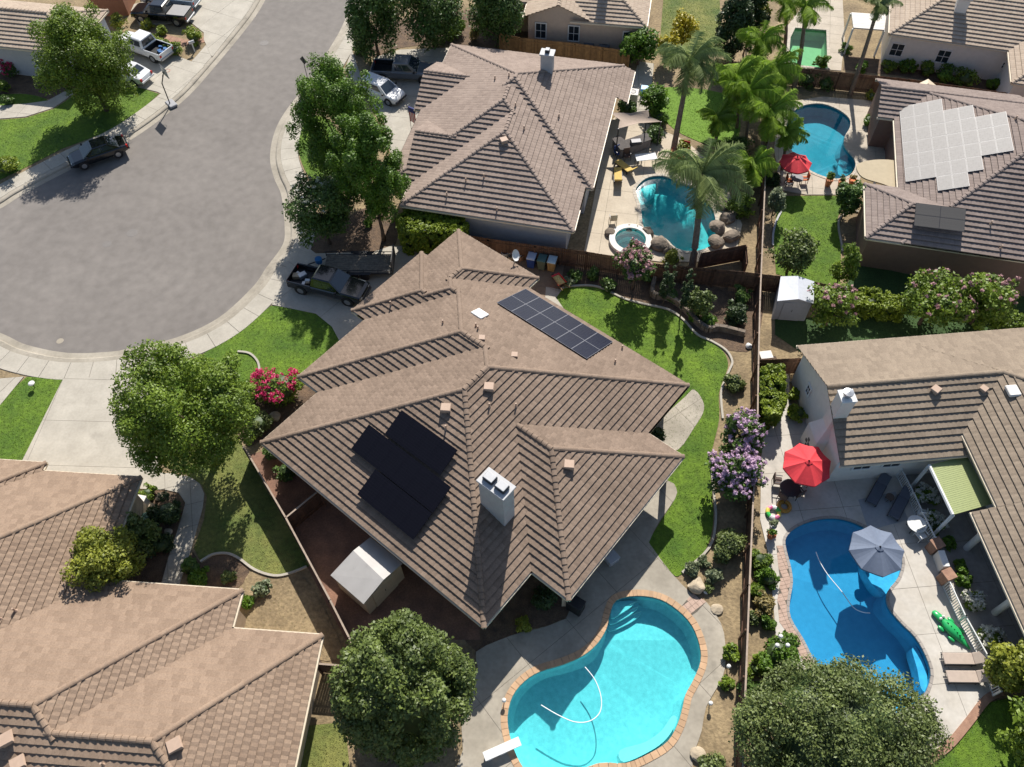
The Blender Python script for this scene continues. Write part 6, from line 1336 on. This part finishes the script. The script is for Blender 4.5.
# bins and wheelbarrow
def bin_(label, px, py, body, lid, rz=-.3):
    A = G(px, py, .55); t = thing('wheelie_bin', label, 'bin', (A.x, A.y, .045), rz, 'wheelie bins by the fence'); MB().ring([[(-.24, -.28, .05), (.24, -.28, .05), (.24, .28, .05), (-.24, .28, .05)], [(-.3, -.36, 1.0), (.3, -.36, 1.0), (.3, .36, 1.0), (-.3, .36, 1.0)]]).build('body', body, t)
    MB().ring([[(-.32, -.39, 1.0), (.32, -.39, 1.0), (.32, .4, 1.0), (-.32, .4, 1.0)], [(-.31, -.37, 1.05), (.31, -.37, 1.05), (.31, .39, 1.05), (-.31, .39, 1.05)], [(-.2, -.25, 1.1), (.2, -.25, 1.1), (.2, .25, 1.1), (-.2, .25, 1.1)]]).build('lid', lid, t)
    for x in (-.26, .26): MB().lathe([(.11, -.03), (.12, 0), (.11, .03)], 12, Matrix.Translation((x, .32, .12)) @ Matrix.Rotation(PI/2, 4, 'Y')).build('wheel', TYRE, t)
    MB().cyl((-.2, .42, 1.02), (.2, .42, 1.02), .018, n=6).build('handle', body, t)
BLUE_P = plain('bin_blue', (0.02, 0.05, 0.22), .5)
bin_('blue wheelie bin with pale lid beside the fence, leftmost of three', 531.5, 261, BLUE_P, plain('pale_blue_lid', (0.40, 0.45, 0.55), .5)); bin_('grey green wheelie bin, middle of the three beside the fence', 542, 263, plain('bin_green', (0.10, 0.12, 0.09), .6), plain('green_lid', (0.06, 0.13, 0.12), .6)); bin_('tan wheelie bin with pale blue lid, rightmost of three', 552, 264.5, plain('bin_tan', (0.36, 0.22, 0.09), .6), plain('pale_lid', (0.42, 0.53, 0.58), .5))
A = G(559, 282, .4); t = thing('wheelbarrow', 'red wheelbarrow with yellow load beside the back lawn', 'wheelbarrow', (A.x, A.y, .045), math.radians(118)); RW = plain('red_enamel', (0.62, 0.02, 0.025), .4)
MB().ring([[(-.28, -.18, .35), (.35, -.16, .35), (.35, .16, .35), (-.28, .18, .35)], [(-.5, -.36, .64), (.58, -.32, .64), (.58, .32, .64), (-.5, .36, .64)]], True, False).build('tray', RW, t)
MB().ring([[(-.42, -.28, .55), (.48, -.25, .55), (.48, .25, .55), (-.42, .28, .55)], [(-.2, -.1, .63), (.25, -.1, .63), (.25, .1, .63), (-.2, .1, .63)]], False, True).build('load', mat('straw_load', (0.5, 0.38, 0.14), .9, var=.35, scale=12), t)
for y in (-.2, .2):
    MB().tube([(.85, y*.3, .22), (-.3, y*1.1, .36), (-1.0, y*1.5, .6)], .02, 6).build('handle', WOOD_GOLD, t); MB().tube([(-.3, y*1.1, .34), (-.45, y*1.2, 0)], .018, 6).build('leg', STEEL_DARK, t)
MB().lathe([(.12, -.05), (.19, -.05), (.2, 0), (.19, .05), (.12, .05)], 14, Matrix.Translation((.8, 0, .2)) @ Matrix.Rotation(PI/2, 4, 'X')).build('wheel', TYRE, t)
for i, (x, y, r, m_, lb) in enumerate(((505, 254, .3, STUCCO_GREY, 'grey bucket among the clutter by the fence, leftmost'), (511, 258, .25, plain('tan_bucket', (0.4, 0.3, 0.2)), 'tan bucket among the clutter left of the bins'), (520, 257, .3, plain('brown_sack', (0.3, 0.18, 0.12)), 'brown tub among the clutter just left of the blue bin'))):
    A = G(x, y, .3); t = thing('bucket', lb, 'bucket', (A.x, A.y, .045)); MB().lathe([(r*.75, 0), (r, .5), (r*1.05, .52), (r*.92, .52), (r*.7, .1), (.01, .1)], 14).build('shell', m_, t); MB().tube([(r*math.cos(a), 0, .52+.25*math.sin(a)) for a in [PI*k/8 for k in range(9)]], .01, 4).build('handle', METAL, t)
# satellite dish on the main roof
u, v, z = hm.on_roof(514.5, 263); P = hm.W(u, v, z); t = thing('satellite_dish', 'white satellite dish on the roof edge above the bins', 'satellite dish', P); M = Matrix.Translation((0, 0, .75)) @ Matrix.Rotation(1.0, 4, 'Y') @ Matrix.Rotation(.4, 4, 'X')
MB().lathe([(.01, 0), (.2, .03), (.38, .11), (.4, .13)], 18, M, True, False).build('reflector', WHITE, t, True); MB().cyl((0, 0, -.1), (0, 0, .75), .03).build('mast', METAL, t); MB().tube([M @ Vector((.38, 0, .11)), M @ Vector((.1, 0, .5))], .015, 5).build('feed_arm', METAL, t)
# boulders
def boulder(label, px, py, r, m_=None, group=None, fl=.6, name='boulder'):
    SEED[0] += 1; rr = random.Random(SEED[0]); A = G(px, py, r*fl*.5); bm = bmesh.new(); bmesh.ops.create_icosphere(bm, subdivisions=3, radius=r)
    f = [(Vector((rr.uniform(-1, 1), rr.uniform(-1, 1), rr.uniform(-1, 1))).normalized(), rr.uniform(.55, .95)) for _ in range(11)]
    for v in bm.verts:
        n = v.co.normalized()
        for d, k in f:
            t = n.dot(d)*v.co.length
            if t > r*k: v.co -= d*(t-r*k)*.9
        v.co *= 1+rr.uniform(-.02, .02); v.co.z *= fl
    me = bpy.data.meshes.new('boulder'); bm.to_mesh(me); bm.free(); me.materials.append(m_ or STONE); o = link(name, me); o.location = (A.x, A.y, r*fl*.6); o.rotation_euler = (0, 0, rr.uniform(0, 6)); return tag(o, label, 'boulder', group)
PALE = mat('pale_stone', (0.46, 0.38, 0.27), .95, col2=(0.33, 0.27, 0.19), scale=2.5, detail=7, bump=.05, bscale=5)
boulder('large pale boulder at the edge of the turquoise pool deck', 697, 585, .55, PALE); boulder('small white stone just right of the large pale boulder', 706, 592, .16, WHITE); boulder('flat pale stone in the bare strip beside the pool deck', 717, 609, .35, PALE, fl=.35); boulder('pale stone at the lower end of the bare strip', 698, 755, .42, PALE, fl=.45); boulder('white stone beside the pink flowering bush', 275, 417, .4, PALE)
boulder('white block beside the long fence near the stone planter', 749, 346, .25, WHITE, fl=.7)
for i, (x, y, r, lb) in enumerate(((718, 228, .75, 'largest boulder of the rock waterfall at the freeform pool'), (727, 218, .65, 'upper boulder of the rock waterfall'), (731, 236, .7, 'lower right boulder of the rock waterfall'), (717, 242, .7, 'boulder at the water edge below the waterfall'), (722, 205, .6, 'boulder above the waterfall beside the palm fronds'), (660, 244, .75, 'flat boulder between the spa and the freeform pool'), (647, 232, .55, 'dark boulder at the rim of the spa, right side'), (629, 228, .4, 'small boulder behind the spa'), (638, 228, .4, 'small boulder between spa and pool edge'), (611, 233, .5, 'dark boulder left of the spa'), (668, 250, .5, 'boulder below the freeform pool beside the yellow shrub'))): boulder(lb, x, y, r, None, 'boulders around the freeform pool')
for i, (x, y, lb) in enumerate(((159, 497, 'pale rock in the bed beside the white utility box, upper'), (152, 507, 'pale rock in the bed beside the white utility box, lower'), (168, 532, 'small rock in the dark bed beside the front path'))): boulder(lb, x, y, .28, PALE)
# path lights and lamps
def path_light(label, px, py, h=.55, r=.11, group='small white path lights'):
    A = G(px, py, h); t = thing('path_light', label, 'garden light', (A.x, A.y, 0), 0, group); MB().cyl((0, 0, 0), (0, 0, h-.12), .025, n=8).build('stem', BLACK, t); MB().lathe([(r*.5, h-.14), (r, h-.1), (r*1.05, h-.02), (r*.7, h+.03), (.01, h+.05)], 12).build('lamp_head', WHITE, t)
for x, y, lb in ((729, 666, 'upper white path light on the strip beside the pool deck'), (711, 703, 'lower white path light on the strip beside the pool deck'), (31, 383, 'white capped post light on the narrow left lawn'), (504, 700, 'small white light on the pool deck left of the turquoise pool'), (781, 636, 'white globe lamp at the top of the bright bush by the blue pool'), (777.5, 645, 'left white globe lamp in the bright bush by the blue pool'), (788, 645, 'right white globe lamp in the bright bush by the blue pool')): path_light(lb, x, y, .55 if x < 760 else 1.9, .11 if x != 31 else .2)
# basketball hoop at the kerb
A = G(170.5, 102, .2); t = thing('basketball_hoop', 'portable basketball hoop standing at the kerb in the upper left', 'basketball hoop', (A.x, A.y, -.1), math.radians(-50))
MB().box(-.55, .55, -.35, .35, 0, .22, None, .05).build('base_tank', plain('grey_plastic', (0.30, 0.30, 0.31), .6), t); MB().tube([(0, -.1, .15), (0, -.05, 2.2), (0, .35, 2.9)], .05, 8).build('pole', STEEL_DARK, t); MB().box(-.6, .6, .5, .54, 2.75, 3.5, None, .01).build('backboard', plain('backboard_clear', (0.50, 0.50, 0.48), .3), t)
fr_ = MB()
for z in (2.75, 3.5): fr_.box(-.62, .62, .48, .56, z-.03, z+.03)
fr_.build('backboard_frame', STEEL_DARK, t); rg_ = torus(MB(), .23, .015, 0, 18, 6).build('rim', plain('hoop_orange', (0.5, 0.1, 0.03), .5), t); rg_.location = (0, .8, 3.05); MB().tube([(0, .2, 2.75), (0, .5, 3.1)], .03).build('bracket', STEEL_DARK, t)
# street sign seen from behind
A = G(309, 84, 0); t = thing('street_sign', 'dark diamond street sign on a thin post by the kerb', 'sign', (A.x, A.y, 0), math.radians(-35)); MB().cyl((0, 0, 0), (0, 0, 2.6), .03, n=8).build('post', STEEL_DARK, t); s = .42; MB().ring([[(-s, y, 2.35), (0, y, 2.35-s), (s, y, 2.35), (0, y, 2.35+s)] for y in (.03, .045)]).build('sign_plate', plain('sign_back', (0.06, 0.065, 0.06), .6, .3), t)
# mailbox
A = G(192, 44, .8); t = thing('mailbox', 'white mailbox on a post beside the largest clipped shrub', 'mailbox', (A.x, A.y, 0), .6); MB().box(-.05, .05, -.05, .05, 0, .9).build('post', WHITE, t); MB().ring([[(x, .11*math.cos(a), 1.0+.13*math.sin(a)) for a in [PI*k/6 for k in range(7)]]+[(x, -.11, .9), (x, .11, .9)] for x in (-.26, .26)]).build('box', plain('pale_mailbox', (0.55, 0.54, 0.52), .5), t)
# utility boxes
def ubox(label, px, py, sx, sy, h, m_, rz=0, name='utility_box', cat='utility box', vent=False):
    A = G(px, py, h); t = thing(name, label, cat, (A.x, A.y, 0), rz); MB().box(-sx/2, sx/2, -sy/2, sy/2, 0, h, None, .04).build('cabinet', m_, t); MB().box(-sx/2-.02, sx/2+.02, -sy/2-.02, sy/2+.02, h, h+.05, None, .02).build('lid', m_, t)
    if vent:
        g = torus(MB(), sx*.28, .02, h+.055, 18, 5); g.build('fan_guard', STEEL_DARK, t); MB().lathe([(sx*.26, h+.051), (.02, h+.053)], 16).build('fan_opening', BLACK, t)
    return t
ubox('white utility box beside the corner of the lower left house', 136, 502, .9, .9, .9, STUCCO_WHITE, -.2); ubox('green round topped utility box in the dark bed', 149, 518, .8, .8, .55, plain('utility_green', (0.06, 0.14, 0.12), .6), .3)
ubox('white air conditioner beside the grey tan house', 633, 92, .9, .9, .9, STUCCO_WHITE, -.25, 'air_conditioner', 'air conditioner', True)
for x, y, lb in ((589.5, 41.5, 'left grey air conditioner below the beige house'), (605, 44, 'right grey air conditioner below the beige house')): ubox(lb, x, y, .9, .9, .85, plain('ac_grey', (0.16, 0.16, 0.17), .6), -.2, 'air_conditioner', 'air conditioner', True)
ubox('blue storage box beside the side path of the grey tan house', 647, 88, 1.0, .6, .6, plain('box_blue', (0.05, 0.25, 0.5), .5), -.2, 'storage_box', 'box')
ubox('black covered grill under the right corner of the main roof', 576, 602, .9, .6, 1.05, BLACK, -.6, 'covered_grill', 'grill')
ubox('small pale table in the shade of the main roof', 612, 557, .7, .6, .45, STUCCO_GREY, .6, 'patio_box', 'box')
ubox('small grey filter box beside the long fence near the lattice', 766, 355, .8, .6, .5, STUCCO_WHITE, .1, 'pool_filter', 'filter')
# outdoor kitchen
q = GP([(613, 139), (621, 150), (651, 139), (647, 133), (625, 140.5), (618, 135)], .95); t = thing('outdoor_kitchen', 'grey stone outdoor kitchen counter under the sail shade', 'counter'); MB().ring([[(*p, 0.04) for p in q], [(*p, .9) for p in q]]).build('cabinet', mat('kitchen_stone', (0.20, 0.18, 0.17), .9, var=.2), t); q2 = offset_poly(q, .06); MB().ring([[(*p, .9) for p in q2], [(*p, .96) for p in q2]]).build('countertop', mat('grey_counter', (0.12, 0.11, 0.105), .95, spec=.05), t)
A = G(636, 142, 1.1); MB().box(-.45, .45, -.28, .28, .96, 1.25, Matrix.Translation((A.x, A.y, 0)) @ Matrix.Rotation(.1, 4, 'Z'), .06).build('built_in_grill', STEEL_DARK, t)
table('white oblong table in front of the outdoor kitchen', 646, 157, .42, WHITE, .78, False, .12, 1.7)
chair('blue cushioned chair left of the outdoor kitchen counter', 618, 154, .5, plain('blue_cushion', (0.03, 0.06, 0.2), .8)); chair('brown stool chair at the front of the outdoor kitchen', 627, 157, .2, plain('brown_cushion', (0.12, 0.07, 0.05), .8))
lounger('yellow lounger beside the house wall, upper one', 625, 167, 2.2, plain('yellow_cushion', (0.55, 0.38, 0.10), .8), 'yellow loungers by the freeform pool', .8); lounger('yellow lounger beside the freeform pool, lower one', 618, 176, 1.5, plain('yellow_cushion', (0.55, 0.38, 0.10), .8), 'yellow loungers by the freeform pool', .8)
chair('cream chair on the deck left of the spa', 613, 220, 3.2, plain('cream_cushion', (0.55, 0.45, 0.30), .8))
RC = plain('red_cushion', (0.55, 0.015, 0.02), .7)
for x, y, a, lb in ((674, 157, 1.2, 'left red chair at the foot of the tall palm'), (685, 150, -.4, 'upper red chair at the foot of the tall palm'), (680, 161, 2.8, 'front red chair with pale pattern at the foot of the tall palm')): chair(lb, x, y, a, RC, RC, 'red chairs at the foot of the palm')
# kayak and raft against the white house
a, b = G(973, 66, .3), G(982, 56, 1.9); t = thing('kayak', 'blue kayak leaning against the white house wall', 'kayak'); d = b-a; q = d.to_track_quat('X', 'Z'); M = Matrix.Translation((a+b)/2) @ q.to_matrix().to_4x4(); L = d.length/2+.25
MB().ring([[M @ Vector((x*L, w_*math.cos(g), .14*math.sin(g)*max(.2, w_/.35))) for g in [2*PI*k/12 for k in range(12)]] for x, w_ in ((-1, .02), (-.85, .17), (-.5, .3), (0, .36), (.5, .3), (.85, .17), (1, .02))]).build('hull', plain('kayak_blue', (0.02, 0.16, 0.36), .35), t, True); MB().lathe([(.17, .12), (.2, .17), (.02, .15)], 14, M @ Matrix.Translation((.45*L, 0, 0))).build('hatch', STUCCO_WHITE, t)
A = G(896, 55, .15); t = thing('raft', 'dark blue raft lying by the white wall under the first window', 'raft', (A.x, A.y, .03), -.3); MB().box(-.9, .9, -.3, .3, 0, .28, None, .12).build('tube', plain('raft_blue', (0.01, 0.04, 0.25), .5), t)
# small cream gable roof of a playhouse near the fence at the top right
gable_shed('playhouse', 'small cream roofed playhouse beside the top right fence', (912, 87), (912, 91), (928, 79.5), (928, 84), (942, 91), (942, 95), 1.9, 2.3, plain('cream_shed_roof', (0.58, 0.48, 0.34), .7), STUCCO_TAN)
# flag at the garage
A = G(412, 134, 0); t = thing('flag', 'red white and blue flag hanging at the garage corner', 'flag', (A.x, A.y, 0), -.6); MB().cyl((0, 0, 0), (0, 0, 2.9), .025).build('pole', METAL, t)
stripe = MB()
for k in range(7):
    stripe.mi = k % 2; stripe.poly([(k*.09, .03*math.sin(k), 1.3), (k*.09+.09, .03*math.sin(k+1), 1.3), (k*.09+.09, .03*math.sin(k+1), 2.3), (k*.09, .03*math.sin(k), 2.3)])
stripe.build('stripes', [plain('flag_red', (0.5, 0.02, 0.03), .8), plain('flag_white', (0.7, 0.7, 0.68), .8)], t); MB().box(0, .63, -.05, .06, 2.3, 2.75).build('canton', plain('flag_blue', (0.02, 0.03, 0.15), .8), t)
# brick edge of the blue pool and brick patch at the turquoise pool
BRICK_PALE = mat('pale_brick', (0.46, 0.33, 0.26), .9, col2=(0.37, 0.26, 0.20), scale=3, fine=.12)
def brick_strip(name, pts, m_=BRICK_PALE, z=.06, size=(.42, .21), ang=.2): return paved(name, pts, size, ang, m_, z, holes=HOLES, gap=.015)
brick_strip('brick_pool_edge', [(776, 546), (784, 546), (789, 567), (791, 583), (788, 600), (788, 618), (803, 641), (816, 668), (808, 672), (794, 644), (779, 622), (777, 600), (780, 582), (778, 566)])
brick_strip('brick_patch', [(680, 608), (693, 593), (706, 602), (697, 612), (688, 618)], size=(.3, .3), ang=.6, z=.058)
